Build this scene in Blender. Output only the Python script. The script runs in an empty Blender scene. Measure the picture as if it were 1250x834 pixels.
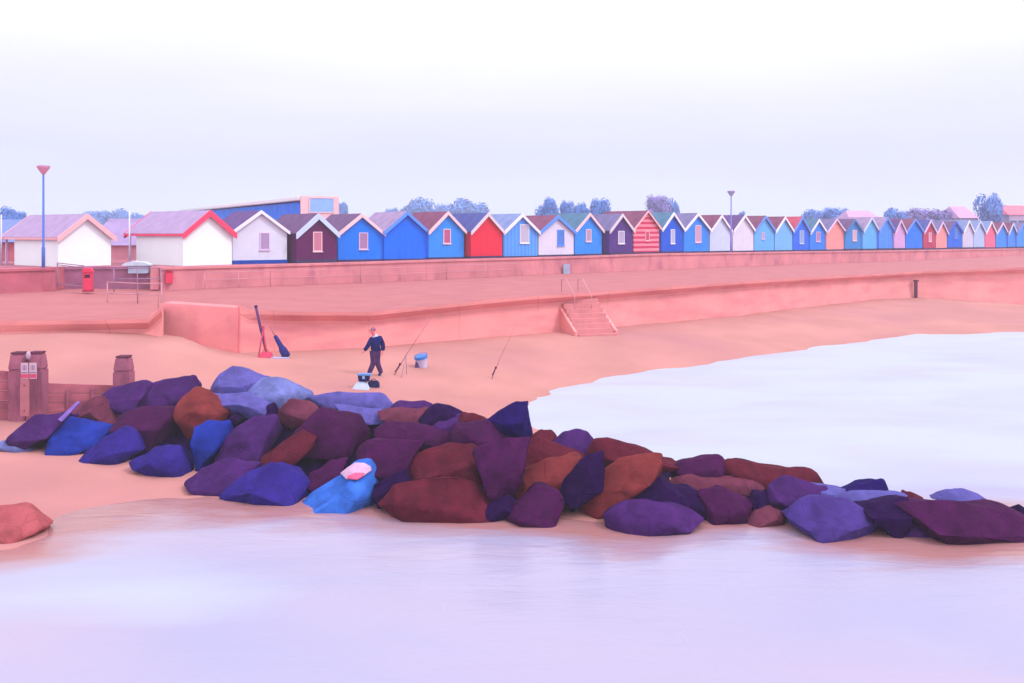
import bpy, bmesh, math, random
import numpy as np
from mathutils import Vector, noise
random.seed(7)
SC = bpy.context.scene
COL = SC.collection
R = math.radians

# ------------------------------------------------------------------ camera frame
F, CX, HY, CZ = 1200.0, 625.0, 284.0, 5.7     # focal length in photo px, centre column, horizon row, eye height
def P(px, py, Y):                              # photo pixel at distance Y -> world point
    return Vector(((px - CX) * Y / F, Y, CZ - (py - HY) * Y / F))
def PX(px, Y): return (px - CX) * Y / F
def PZ(py, Y): return CZ - (py - HY) * Y / F
def interp(x, tab):
    return float(np.interp(x, [t[0] for t in tab], [t[1] for t in tab]))

# ------------------------------------------------------------------ materials
def lin(c):
    c = c / 255.0
    return c / 12.92 if c <= .04045 else ((c + .055) / 1.055) ** 2.4
def alb(rgb, f=.72, cap=.88):
    return tuple(min(cap, lin(v) * f) for v in rgb)
_mats = {}
def mat(name, rgb, f=.72, rough=.75, vary=.12, scale=3.0, bump=.15, bscale=25.0, kind=None, rgb2=None, period=.14, spec=.10, stain=None, cap=.86):
    if name in _mats: return _mats[name]
    m = bpy.data.materials.new(name); m.use_nodes = True
    nt = m.node_tree; N = nt.nodes; L = nt.links
    b = N['Principled BSDF']
    b.inputs['Roughness'].default_value = rough
    b.inputs['Specular IOR Level'].default_value = spec
    c = alb(rgb, f, cap)
    tc = N.new('ShaderNodeTexCoord')
    def noise_n(s, d=4, stretch=None):
        n = N.new('ShaderNodeTexNoise'); n.inputs['Scale'].default_value = s; n.inputs['Detail'].default_value = d
        if stretch:
            mp = N.new('ShaderNodeMapping'); mp.inputs['Scale'].default_value = stretch
            L.new(tc.outputs['Object'], mp.inputs['Vector']); L.new(mp.outputs[0], n.inputs['Vector'])
        else: L.new(tc.outputs['Object'], n.inputs['Vector'])
        return n
    n1 = noise_n(scale)
    ramp = N.new('ShaderNodeValToRGB')
    ramp.color_ramp.elements[0].position = .3; ramp.color_ramp.elements[1].position = .7
    ramp.color_ramp.elements[0].color = tuple(max(0, v * (1 - vary)) for v in c) + (1,)
    ramp.color_ramp.elements[1].color = tuple(min(.92, v * (1 + vary)) for v in c) + (1,)
    L.new(n1.outputs['Fac'], ramp.inputs['Fac'])
    out = ramp.outputs[0]
    def mixin(a, colour, fac):
        mx = N.new('ShaderNodeMix'); mx.data_type = 'RGBA'
        L.new(a, mx.inputs[6]); mx.inputs[7].default_value = tuple(colour) + (1,); L.new(fac, mx.inputs[0]); return mx.outputs[2]
    def stripes(axis, per, edge):
        sp = N.new('ShaderNodeSeparateXYZ'); L.new(tc.outputs['Object'], sp.inputs[0])
        d = N.new('ShaderNodeMath'); d.operation = 'DIVIDE'; d.inputs[1].default_value = per; L.new(sp.outputs[axis], d.inputs[0])
        fr = N.new('ShaderNodeMath'); fr.operation = 'FRACT'; L.new(d.outputs[0], fr.inputs[0])
        lt = N.new('ShaderNodeMath'); lt.operation = 'LESS_THAN'; lt.inputs[1].default_value = edge; L.new(fr.outputs[0], lt.inputs[0])
        return lt.outputs[0]
    if rgb2 and kind in ('hstripe', 'vstripe'):
        out = mixin(out, alb(rgb2, f, cap), stripes('Z' if kind == 'hstripe' else 'X', period, .5))
    if stain:
        n3 = noise_n(stain[1], 6, stain[3] if len(stain) > 3 else None)
        r3 = N.new('ShaderNodeValToRGB'); r3.color_ramp.elements[0].position = .48; r3.color_ramp.elements[1].position = .72
        r3.color_ramp.elements[1].color = (stain[2],) * 3 + (1,)
        L.new(n3.outputs['Fac'], r3.inputs['Fac'])
        out = mixin(out, alb(stain[0], f, cap), r3.outputs[0])
    if kind == 'panels': out = mixin(out, tuple(v * .84 for v in c), stripes('X', 3.6, .012))
    L.new(out, b.inputs['Base Color'])
    bp = N.new('ShaderNodeBump'); bp.inputs['Strength'].default_value = bump; bp.inputs['Distance'].default_value = .03
    n2 = noise_n(bscale, 8); h = n2.outputs['Fac']
    if kind in ('boards', 'hboards', 'vstripe', 'hstripe', 'tiles'):
        s = stripes('Z' if kind in ('hboards', 'hstripe') else ('Y' if kind == 'tiles' else 'X'), .15 if kind != 'tiles' else .25, .1)
        ad = N.new('ShaderNodeMath'); ad.operation = 'SUBTRACT'; L.new(h, ad.inputs[0]); L.new(s, ad.inputs[1]); h = ad.outputs[0]
    if kind == 'rock':
        vn = N.new('ShaderNodeTexVoronoi'); vn.feature = 'DISTANCE_TO_EDGE'; vn.inputs['Scale'].default_value = 2.1; L.new(tc.outputs['Object'], vn.inputs['Vector'])
        cl_ = N.new('ShaderNodeMath'); cl_.operation = 'MINIMUM'; cl_.inputs[1].default_value = .035; L.new(vn.outputs['Distance'], cl_.inputs[0])
        mu_ = N.new('ShaderNodeMath'); mu_.operation = 'MULTIPLY_ADD'; mu_.inputs[1].default_value = 9.0; L.new(cl_.outputs[0], mu_.inputs[0]); L.new(h, mu_.inputs[2]); h = mu_.outputs[0]
    L.new(h, bp.inputs['Height']); L.new(bp.outputs[0], b.inputs['Normal'])
    _mats[name] = m
    return m

# ------------------------------------------------------------------ mesh + object helpers
class MB:
    def __init__(s): s.v = []; s.f = []
    def quad(s, *pts):
        i = len(s.v); s.v += [tuple(p) for p in pts]; s.f.append(tuple(range(i, i + len(pts)))); return s
    def hexa(s, a):                            # 8 points: bottom ring 4, top ring 4
        i = len(s.v); s.v += [tuple(p) for p in a]
        for q in ((0, 3, 2, 1), (4, 5, 6, 7), (0, 1, 5, 4), (1, 2, 6, 5), (2, 3, 7, 6), (3, 0, 4, 7)):
            s.f.append(tuple(i + k for k in q))
        return s
    def box(s, x0, x1, y0, y1, z0, z1):
        return s.hexa([(x0, y0, z0), (x1, y0, z0), (x1, y1, z0), (x0, y1, z0), (x0, y0, z1), (x1, y0, z1), (x1, y1, z1), (x0, y1, z1)])
    def prism(s, poly, y0, y1):                # polygon in x,z extruded along y
        n = len(poly); i = len(s.v)
        s.v += [(x, y0, z) for x, z in poly] + [(x, y1, z) for x, z in poly]
        s.f.append(tuple(range(i, i + n))); s.f.append(tuple(range(i + 2 * n - 1, i + n - 1, -1)))
        for k in range(n):
            k2 = (k + 1) % n; s.f.append((i + k, i + n + k, i + n + k2, i + k2))
        return s
    def tube(s, pts, rad, seg=8):
        pts = [Vector(p) for p in pts]
        rads = rad if isinstance(rad, (list, tuple)) else [rad] * len(pts)
        rings = []
        for k, p in enumerate(pts):
            d = (pts[min(k + 1, len(pts) - 1)] - pts[max(k - 1, 0)]).normalized()
            u = d.cross(Vector((0, 0, 1)) if abs(d.z) < .9 else Vector((1, 0, 0))).normalized(); w = d.cross(u)
            i = len(s.v); rings.append(i)
            for q in range(seg):
                a = 2 * math.pi * q / seg; s.v.append(tuple(p + (u * math.cos(a) + w * math.sin(a)) * rads[k]))
        for a, b in zip(rings, rings[1:]):
            for q in range(seg): s.f.append((a + q, a + (q + 1) % seg, b + (q + 1) % seg, b + q))
        s.f.append(tuple(rings[0] + q for q in reversed(range(seg)))); s.f.append(tuple(rings[-1] + q for q in range(seg)))
        return s
    def build(s, name, m, parent=None, smooth=False, bevel=0):
        me = bpy.data.meshes.new(name); me.from_pydata(s.v, [], s.f); me.update()
        bm = bmesh.new(); bm.from_mesh(me); bmesh.ops.remove_doubles(bm, verts=bm.verts, dist=1e-5)
        bmesh.ops.recalc_face_normals(bm, faces=bm.faces)
        if bevel: bmesh.ops.bevel(bm, geom=list(bm.edges), offset=bevel, segments=2, affect='EDGES', clamp_overlap=True)
        bm.to_mesh(me); bm.free()
        if smooth: me.shade_smooth()
        return link(name, me, m, parent)
def link(name, me, m, parent=None):
    o = bpy.data.objects.new(name, me); COL.objects.link(o)
    if m: me.materials.append(m)
    if parent: o.parent = parent
    return o
def tag(o, label=None, cat=None, group=None, kind=None):
    if label: o['label'] = label
    if cat: o['category'] = cat
    if group: o['group'] = group
    if kind: o['kind'] = kind
    return o
def empty(name, loc, rz=0):
    o = bpy.data.objects.new(name, None); COL.objects.link(o); o.location = loc; o.rotation_euler = (0, 0, rz); o.empty_display_size = .3
    return o
def rebase(o, loc):                            # move a mesh's origin to loc
    loc = Vector(loc)
    for v in o.data.vertices: v.co -= loc
    o.location = loc
    return o
def skin(name, verts, edges, radii, m, parent=None, root=0, sub=2):
    me = bpy.data.meshes.new(name); me.from_pydata(verts, edges, []); o = link(name, me, None, None)
    md = o.modifiers.new('Skin', 'SKIN'); md.use_smooth_shade = True
    for i, r in enumerate(radii):
        sv = me.skin_vertices[0].data[i]; sv.radius = (r, r) if not isinstance(r, tuple) else r; sv.use_root = (i == root)
    if sub:
        s = o.modifiers.new('Sub', 'SUBSURF'); s.levels = sub; s.render_levels = sub
    dg = bpy.context.evaluated_depsgraph_get(); dg.update()
    nm = bpy.data.meshes.new_from_object(o.evaluated_get(dg)); o.modifiers.clear(); o.data = nm
    nm.materials.clear(); nm.materials.append(m); nm.shade_smooth()
    if parent: o.parent = parent
    return o
def blob(name, c, r, m, parent=None, seg=16):
    bm = bmesh.new(); bmesh.ops.create_uvsphere(bm, u_segments=seg, v_segments=seg // 2 + 2, radius=1)
    for v in bm.verts: v.co = Vector((v.co.x * r[0] + c[0], v.co.y * r[1] + c[1], v.co.z * r[2] + c[2]))
    me = bpy.data.meshes.new(name); bm.to_mesh(me); bm.free(); me.shade_smooth()
    return link(name, me, m, parent)

# ------------------------------------------------------------------ camera
cam = bpy.data.cameras.new('camera'); co = bpy.data.objects.new('camera', cam); COL.objects.link(co)
co.location = (0, 0, CZ); co.rotation_euler = (R(90), 0, 0)
cam.sensor_width = 36; cam.lens = 36 * F / 1250; cam.shift_y = -(417 - HY) / 1250; cam.clip_end = 9000; cam.clip_start = .1
SC.camera = co

# ------------------------------------------------------------------ sky and sun (bright overcast)
w = bpy.data.worlds.new('World'); SC.world = w; w.use_nodes = True
nt = w.node_tree; N = nt.nodes; L = nt.links
bg = N['Background']; bg.inputs['Strength'].default_value = .1
SUN_EL, SUN_AZ = R(48), R(112)                 # azimuth clockwise from +Y: from the right, a little behind the camera
sky = N.new('ShaderNodeTexSky'); sky.sky_type = 'NISHITA'; sky.sun_disc = False
sky.sun_elevation = SUN_EL; sky.sun_rotation = SUN_AZ; sky.dust_density = 4; sky.air_density = 1.2
tc = N.new('ShaderNodeTexCoord'); sp = N.new('ShaderNodeSeparateXYZ'); L.new(tc.outputs['Generated'], sp.inputs[0])
nz = N.new('ShaderNodeTexNoise'); nz.inputs['Scale'].default_value = 2.2; nz.inputs['Detail'].default_value = 5
mp = N.new('ShaderNodeMapping'); mp.inputs['Scale'].default_value = (1, 1, 5); L.new(tc.outputs['Generated'], mp.inputs[0]); L.new(mp.outputs[0], nz.inputs['Vector'])
ma = N.new('ShaderNodeMath'); ma.operation = 'MULTIPLY_ADD'; ma.inputs[1].default_value = .10; L.new(nz.outputs['Fac'], ma.inputs[0])
ad = N.new('ShaderNodeMath'); ad.operation = 'ADD'; ad.inputs[1].default_value = -.05; L.new(sp.outputs['Z'], ad.inputs[0]); L.new(ad.outputs[0], ma.inputs[2])
cr = N.new('ShaderNodeValToRGB'); L.new(ma.outputs[0], cr.inputs['Fac'])
E = cr.color_ramp.elements
stops = [(0.0, (.90, .95, 1.10)), (.03, (.89, .93, 1.12)), (.08, (.84, .86, 1.12)), (.13, (.93, .94, 1.12)), (.20, (1.12, 1.12, 1.15)), (.45, (1.45, 1.45, 1.54)), (1.0, (2.2, 2.2, 2.4))]
E[0].position, E[0].color = stops[0][0], (*stops[0][1], 1); E[1].position, E[1].color = stops[-1][0], (*stops[-1][1], 1)
for p_, c_ in stops[1:-1]:
    e = E.new(p_); e.color = (*c_, 1)
sc10 = N.new('ShaderNodeVectorMath'); sc10.operation = 'SCALE'; sc10.inputs['Scale'].default_value = 10.0; L.new(cr.outputs[0], sc10.inputs[0])
yb_ = N.new('ShaderNodeMath'); yb_.operation = 'MULTIPLY_ADD'; yb_.inputs[1].default_value = -4.6; yb_.inputs[2].default_value = 10.0; L.new(sp.outputs['Y'], yb_.inputs[0])  # extra sky brightness added behind the camera to lift fronts facing it
yc_ = N.new('ShaderNodeMath'); yc_.operation = 'MAXIMUM'; yc_.inputs[1].default_value = 10.0; L.new(yb_.outputs[0], yc_.inputs[0]); L.new(yc_.outputs[0], sc10.inputs['Scale'])
mx = N.new('ShaderNodeMix'); mx.data_type = 'RGBA'; mx.inputs[0].default_value = .92
L.new(sky.outputs[0], mx.inputs[6]); L.new(sc10.outputs[0], mx.inputs[7]); L.new(mx.outputs[2], bg.inputs['Color'])
sl = bpy.data.lights.new('sun', 'SUN'); sl.energy = 1.5; sl.angle = R(11); sl.color = (1, .96, .93)
so = bpy.data.objects.new('sun', sl); COL.objects.link(so)
d = Vector((math.sin(SUN_AZ) * math.cos(SUN_EL), math.cos(SUN_AZ) * math.cos(SUN_EL), math.sin(SUN_EL)))
so.rotation_euler = d.to_track_quat('Z', 'Y').to_euler(); so.location = (10, -20, 40)
SC.view_settings.view_transform = 'Standard'; SC.view_settings.look = 'None'; SC.view_settings.exposure = 0.0; SC.view_settings.gamma = 1

# ------------------------------------------------------------------ shore: beach, sea
near_shore = [(-900, 640), (-300, 650), (-60, 668), (0, 664), (28, 660), (52, 640), (60, 628), (150, 616), (230, 607), (330, 611), (450, 614), (560, 620), (640, 626), (760, 636), (850, 628),
              (930, 630), (1000, 640), (1060, 648), (1150, 656), (1240, 655), (1290, 655)]
far_shore = [(1290, 645), (1180, 630), (1060, 618), (960, 603), (880, 592), (760, 572), (690, 545), (645, 512), (640, 487), (720, 461), (800, 449), (900, 433), (1000, 419), (1100, 410), (1250, 405), (1450, 398), (2200, 388)]
def wpt(px, py, z=0): 
    Y = (CZ - z) * F / (py - HY); return (PX(px, Y), Y)
land = [wpt(*p) for p in near_shore] + [wpt(*p) for p in far_shore] + [(400, 400), (-400, 400), (-200, 15)]
# lower sea-wall line (photo column -> distance) and top heights
LW = [(199, 40.7), (290, 39.2), (370, 40), (450, 41), (540, 43.5), (640, 46.5), (720, 48.8), (800, 52.2), (900, 57), (980, 63), (1060, 69.4), (1120, 72), (1250, 73.6), (1400, 80), (1700, 97)]
LL = [(-420, 31), (-200, 33.2), (-80, 34.5), (0, 35.6), (100, 36.2), (198, 37)]
ZB = [(-80, 2.1), (100, 2.05), (194, 1.9), (210, 1.5), (290, .92), (640, .9), (720, .9), (900, .9), (1060, .95), (1120, .95), (1180, .7), (1250, .3), (1400, .3)]
def wall_xy(tab, n=8):
    out = []
    for (a, Ya), (b, Yb) in zip(tab, tab[1:]):
        for k in range(n):
            t = k / n; px = a + (b - a) * t; Y = Ya + (Yb - Ya) * t; out.append((px, PX(px, Y), Y))
    out.append((tab[-1][0], PX(*tab[-1]), tab[-1][1]))
    return out
wall_pts = wall_xy(LL, 4) + wall_xy(LW, 6)

def seg_dist(PXY, poly, closed=True):
    n = len(poly); best = np.full(len(PXY), 1e9)
    for i in range(n if closed else n - 1):
        a = np.array(poly[i]); b = np.array(poly[(i + 1) % n]); ab = b - a
        t = np.clip(((PXY - a) @ ab) / max(1e-9, ab @ ab), 0, 1)
        best = np.minimum(best, np.hypot(*(PXY - (a + t[:, None] * ab)).T))
    return best
def inside(PXY, poly):
    x, y = PXY.T; c = np.zeros(len(PXY), bool); n = len(poly); j = n - 1
    for i in range(n):
        xi, yi = poly[i]; xj, yj = poly[j]
        c ^= ((yi > y) != (yj > y)) & (x < (xj - xi) * (y - yi) / (yj - yi + 1e-12) + xi); j = i
    return c
def ground_z(PXY):
    PXY = np.asarray(PXY, float)
    dd = seg_dist(PXY, land); s = np.where(inside(PXY, land), dd, -dd)
    z = np.where(s > 0, .62 * (1 - np.exp(-s * .13)), np.maximum(-1.2, s * .07))
    wp = np.array([(x, y) for _, x, y in wall_pts]); tz = np.array([interp(p, ZB) for p, _, _ in wall_pts])
    D2 = ((PXY[:, None, :] - wp[None]) ** 2).sum(2) + .05
    W = D2 ** -2.0; tgt = (W * tz).sum(1) / W.sum(1); dw = np.sqrt(D2.min(1))
    # behind the wall line always take the wall height
    t = np.clip(1 - dw / 9.0, 0, 1); t = t * t * (3 - 2 * t)
    return z * (1 - t) + tgt * t
def gz(x, y): return float(ground_z([(x, y)])[0])

def grid(xs, ys, zf, name, m):
    X, Y = np.meshgrid(xs, ys); pts = np.c_[X.ravel(), Y.ravel()]; z = zf(pts)
    nx, ny = len(xs), len(ys); me = bpy.data.meshes.new(name)
    idx = np.arange(nx * ny).reshape(ny, nx)
    f = np.stack([idx[:-1, :-1], idx[:-1, 1:], idx[1:, 1:], idx[1:, :-1]], -1).reshape(-1, 4)
    me.from_pydata(np.c_[pts, z].tolist(), [], f.tolist()); me.shade_smooth()
    return link(name, me, m), pts, z

sand = mat('beach_sand', (240, 166, 160), f=.50, rough=.95, vary=.10, scale=.35, bump=.45, bscale=11, spec=.05, stain=((222, 148, 160), .12, .7))
xs = np.r_[-300, -120, -60, np.arange(-45, 75, .6), np.arange(78, 150, 6), 300]
ys = np.r_[-60, -10, np.arange(4, 80, .6), np.arange(82, 130, 6)]
def zsand(p):
    z = ground_z(p)
    return z + np.array([noise.noise((a * .35, b * .35, 0)) * .05 + noise.noise((a * 1.6, b * 1.6, 3)) * .02 for a, b in p])
o, _, _ = grid(xs, ys, zsand, 'beach', sand); tag(o, kind='structure')

# sea: one sheet to the horizon; its colour follows water depth over the sand and the foam left by the surf
sea_m = bpy.data.materials.new('sea_water'); sea_m.use_nodes = True
nt = sea_m.node_tree; N = nt.nodes; L = nt.links; b = N['Principled BSDF']
b.inputs['Roughness'].default_value = .22; b.inputs['IOR'].default_value = 1.33
at = N.new('ShaderNodeAttribute'); at.attribute_name = 'shallow'; af = N.new('ShaderNodeAttribute'); af.attribute_name = 'surf'
tc = N.new('ShaderNodeTexCoord')
def sn(scale, detail, stretch):
    m_ = N.new('ShaderNodeMapping'); m_.inputs['Scale'].default_value = stretch; L.new(tc.outputs['Object'], m_.inputs[0])
    n_ = N.new('ShaderNodeTexNoise'); n_.inputs['Scale'].default_value = scale; n_.inputs['Detail'].default_value = detail; n_.inputs['Distortion'].default_value = .6
    L.new(m_.outputs[0], n_.inputs['Vector']); return n_.outputs['Fac']
def cramp(fac, p0, p1, c0=(0, 0, 0), c1=(1, 1, 1)):
    r_ = N.new('ShaderNodeValToRGB'); r_.color_ramp.elements[0].position = p0; r_.color_ramp.elements[1].position = p1
    r_.color_ramp.elements[0].color = (*c0, 1); r_.color_ramp.elements[1].color = (*c1, 1); L.new(fac, r_.inputs[0]); return r_.outputs[0]
def math_(op, a, b_):
    q = N.new('ShaderNodeMath'); q.operation = op
    for k, v in enumerate((a, b_)):
        if isinstance(v, (int, float)): q.inputs[k].default_value = v
        else: L.new(v, q.inputs[k])
    return q.outputs[0]
def mixc(fac, a, b_):
    q = N.new('ShaderNodeMix'); q.data_type = 'RGBA'; L.new(fac, q.inputs[0])
    for k, v in ((6, a), (7, b_)):
        if isinstance(v, tuple): q.inputs[k].default_value = (*v, 1)
        else: L.new(v, q.inputs[k])
    return q.outputs[2]
SEA_A, SEA_B, SEA_SAND, SEA_FOAM = alb((202, 197, 240), .50), alb((218, 200, 232), .50), alb((216, 150, 154), .48), alb((228, 233, 254), .48)
base = cramp(sn(.10, 5, (1, 2.2, 1)), .38, .66, SEA_A, SEA_B)
sh = math_('ADD', at.outputs['Fac'], math_('MULTIPLY', math_('SUBTRACT', sn(.5, 6, (.6, 1.6, 1)), .5), .9))
base = mixc(cramp(sh, .35, .75), base, SEA_SAND)
fo = math_('ADD', af.outputs['Fac'], math_('MULTIPLY', math_('SUBTRACT', sn(.22, 7, (.7, 1.5, 1)), .5), .9))
base = mixc(cramp(fo, .35, .8), base, SEA_FOAM)
L.new(base, b.inputs['Base Color']); L.new(math_('ADD', .2, math_('MULTIPLY', af.outputs['Fac'], .5)), b.inputs['Roughness'])
bp = N.new('ShaderNodeBump'); bp.inputs['Distance'].default_value = .10
L.new(math_('SUBTRACT', .20, math_('MULTIPLY', af.outputs['Fac'], .2)), bp.inputs['Strength'])
L.new(math_('ADD', sn(1.3, 6, (.5, 1.5, 1)), math_('MULTIPLY', sn(7, 3, (.4, 1.4, 1)), .25)), bp.inputs['Height']); L.new(bp.outputs[0], b.inputs['Normal'])
xs = np.r_[-6000, -1500, -400, -120, -60, np.arange(-45, 75, .5), np.arange(78, 150, 6), 250, 700, 2000, 6000]
ys = np.r_[-6000, -1000, -200, -40, -5, np.arange(4, 80, .5), np.arange(82, 130, 6), 300, 1500, 6000]
def zsea(p):
    return np.array([noise.noise((a * .25, b * .6, 1)) * .035 + noise.noise((a * .9, b * 2.2, 5)) * .014 if abs(a) < 150 and b < 130 else 0.0 for a, b in p])
o, pts, z = grid(xs, ys, zsea, 'sea', sea_m); tag(o, kind='structure')
g = ground_z(pts); depth = -g
shal = np.clip(1 - depth / .24, 0, 1) * (depth > -.3)
ry = np.interp(pts[:, 0], [wpt(*p)[0] for p in near_shore], [wpt(*p)[1] for p in near_shore])
behind = np.clip((pts[:, 1] - ry - 2.0) / 2.0, 0, 1)
shal = shal * (1 - .85 * behind)
lead = np.clip(1 - np.abs(pts[:, 1] - (ry - 5.5)) / 4.5, 0, 1) * np.interp(pts[:, 0] / np.maximum(pts[:, 1], 1) * F + CX, [0, 200, 600, 800, 1000, 1250], [.62, .62, .08, .10, .42, .3]) * (1 - behind)
surf = behind * .74 + lead
for nm, arr in (('shallow', shal), ('surf', surf)):
    a_ = o.data.attributes.new(nm, 'FLOAT', 'POINT'); a_.data.foreach_set('value', arr.astype(np.float32))

# ------------------------------------------------------------------ promenades and walls
LIP = [(-420, 2.5), (194, 2.5), (196, 2.93), (290, 2.93), (296, 2.6), (450, 2.42), (640, 2.7), (900, 2.88), (1060, 2.78), (1250, 3.1), (1700, 3.1)]
TY = [(-420, 36), (-200, 41), (0, 46), (50, 47.5), (68, 47.7), (180, 48), (250, 50), (330, 52.5), (440, 56.8), (545, 59.8), (637, 63.3), (718, 67.5), (790, 71), (880, 77.5), (1000, 87), (1100, 93), (1223, 104), (1400, 118), (1700, 150)]
HYT = [(-420, 42), (0, 52), (100, 52.5), (220, 52.5), (323, 55), (440, 59), (545, 62), (637, 65.5), (718, 70), (790, 73.5), (880, 80.5), (1000, 90), (1100, 96), (1223, 107), (1400, 121), (1700, 153)]
HZT = [(-420, 4.0), (250, 4.0), (440, 4.0), (545, 4.07), (718, 4.1), (790, 4.17), (880, 4.12), (1000, 4.05), (1223, 4.0), (1700, 4.0)]
def Tz(px): return interp(px, HZT) - .03
conc = mat('sea_wall_concrete', (244, 156, 156), f=.82, kind='panels', rough=.9, vary=.10, scale=.5, bump=.35, bscale=6, stain=((216, 120, 134), .9, .6, (.5, .5, 2.0)))
conc2 = mat('bastion_concrete', (246, 146, 150), f=.80, rough=.9, vary=.08, scale=.8, bump=.3, bscale=6, stain=((215, 112, 128), 1.0, .5))
deck = mat('promenade_concrete', (232, 142, 148), f=.48, rough=.9, vary=.08, scale=.7, bump=.25, bscale=8)
updeck = mat('upper_promenade_asphalt', (205, 120, 140), f=.55, rough=.9, vary=.1, scale=.6, bump=.25, bscale=8)
upwall = mat('upper_wall_concrete', (230, 146, 156), f=.76, kind='panels', rough=.9, vary=.12, scale=.6, bump=.35, bscale=7, stain=((190, 108, 135), 1.1, .8, (1, 1, .5)))
brickw = mat('brick_wall', (208, 110, 130), f=.72, rough=.9, vary=.14, scale=1.5, bump=.4, bscale=9)
vbrick = mat('recess_brick', (180, 112, 150), f=.72, rough=.9, vary=.2, scale=1.2, bump=.4, bscale=9)

def sweep(name, tab, prof, m, n=6, top=None):
    """prof(px) -> list of (offset toward the sea, z) swept along the wall line"""
    st = wall_xy(tab, n); rows = []
    for k, (px, x, y) in enumerate(st):
        a = Vector(st[max(k - 1, 0)][1:]); c = Vector(st[min(k + 1, len(st) - 1)][1:]); t = (c - a).normalized(); nrm = Vector((t.y, -t.x))
        if nrm.y > 0: nrm = -nrm
        rows.append([(x + nrm.x * off, y + nrm.y * off, z) for off, z in prof(px)])
    mb = MB(); w_ = len(rows[0])
    for r_ in rows: mb.v += r_
    for k in range(len(rows) - 1):
        for j in range(w_):
            j2 = (j + 1) % w_; mb.f.append((k * w_ + j, k * w_ + j2, (k + 1) * w_ + j2, (k + 1) * w_ + j))
    mb.f.append(tuple(range(w_))); mb.f.append(tuple((len(rows) - 1) * w_ + j for j in reversed(range(w_))))
    o = mb.build(name, m)
    if top is not None:
        o.data.materials.append(top)
        for p in o.data.polygons:
            if p.normal.z > .8: p.material_index = 1
    return o
def lower_prof(px):
    zl = interp(px, LIP); k = min(1, max(0, (px - 292) / 60)) if px > 200 else min(1, max(.15, (px + 60) / 250))
    return [(-.9, -1), (.35, -1), (0, zl - .55), (.05 * k, zl - .40), (.42 * k, zl - .15), (.45 * k + .01, zl), (-.9, zl)]
LWr = [(292, 39.3)] + LW[2:]
o = sweep('sea_wall', LWr, lower_prof, conc, top=deck); tag(o, 'long pink concrete sea wall with an overhanging lip curving along the beach', 'sea wall'); rebase(o, (PX(450, 41), 41, 0))
o = sweep('terrace_wall', LL, lower_prof, conc, top=deck); tag(o, 'pink terrace wall with shadowed lip behind the groyne posts, left edge', 'sea wall'); rebase(o, (PX(0, 35.6), 35.6, 0))
mb = MB(); a, c = P(192, 0, 40.4), P(291, 0, 39.25)
mb.hexa([(a.x - .6, a.y - .4, 0), (c.x + .1, c.y - .4, 0), (c.x + .1, c.y + 1.2, 0), (a.x, a.y + 1.2, 0), (a.x + .15, a.y, 2.80), (c.x + .05, c.y, 2.68), (c.x + .05, c.y + 1.2, 2.68), (a.x + .15, a.y + 1.2, 2.80)])
o = mb.build('concrete_bastion', conc2, bevel=.06); tag(o, 'coral coloured battered concrete bastion at the end of the long sea wall', 'bastion'); rebase(o, (a.x, a.y, 0))

def ribbon(name, ta, za, tb, zb, px0, px1, m, n=90):
    mb = MB()
    for k in range(n + 1):
        px = px0 + (px1 - px0) * k / n
        Ya, Yb = interp(px, ta), interp(px, tb)
        mb.v += [(PX(px, Ya), Ya, za(px)), (PX(px, Yb), Yb, zb(px))]
    for k in range(n): mb.f.append((2 * k, 2 * k + 2, 2 * k + 3, 2 * k + 1))
    return tag(mb.build(name, m), kind='structure')
lowY = [(p, y + .6) for p, y in LL] + [(p, y + .6) for p, y in LW]
def lowz(px): return interp(px, LIP) - .012
UB = [(-420, 2.95), (330, 2.9), (450, 2.85), (640, 2.97), (1060, 3.0), (1250, 3.25), (1700, 3.25)]
ribbon('lower_promenade', lowY, lambda p: (interp(p, LIP) if p < 194 or p > 296 else 2.6) - .012, [(p, y + 1.6) for p, y in TY], lambda p: interp(p, UB), -420, 1700, deck, 1060)
UPE = [(p, y + .3) for p, y in TY if p < 69] + [(69, 49.55), (193, 49.75)] + [(p + 14 if p == 180 else p, y + .3) for p, y in TY if p > 69]
ribbon('upper_promenade', UPE, lambda p: Tz(p) - .01, [(p, y + 40) for p, y in HYT], lambda p: Tz(p) - .01, -420, 1700, updeck, 1060)
land_m = mat('grass_land', (130, 140, 170), f=.3, vary=.2, scale=.05)
mb = MB(); mb.quad((-3000, 88, 3.9), (-40, 88, 3.9), (60, 110, 3.9), (180, 175, 3.9), (3000, 900, 3.9), (3000, 4000, 3.9), (-3000, 4000, 3.9))
tag(mb.build('land', land_m), kind='structure')

def upper_prof(px):
    zt = Tz(px); return [(-.5, 2.2), (.12, 2.2), (.12, zt - .12), (.2, zt - .10), (.2, zt + .02), (-.5, zt + .02)]
seg_l = [t for t in TY if t[0] <= 68]
o = sweep('retaining_wall', seg_l, upper_prof, brickw, 3); tag(o, 'low dark red brick wall below the white kiosk with salmon bargeboards', 'retaining wall'); rebase(o, (PX(50, 47.5), 47.5, 2.9))
seg_r = [(194, 48.3)] + [t for t in TY if t[0] > 194]
o = sweep('retaining_wall', seg_r, upper_prof, upwall, 5); tag(o, 'long pink retaining wall directly below the row of beach huts', 'retaining wall'); rebase(o, (PX(440, 56.8), 56.8, 2.9))
o = sweep('recess_wall', [(64, 49.0), (198, 49.3)], upper_prof, vbrick, 3); tag(o, 'violet brick back wall of the recess behind the railings', 'retaining wall'); rebase(o, (PX(130, 49.2), 49.2, 2.9))
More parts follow.
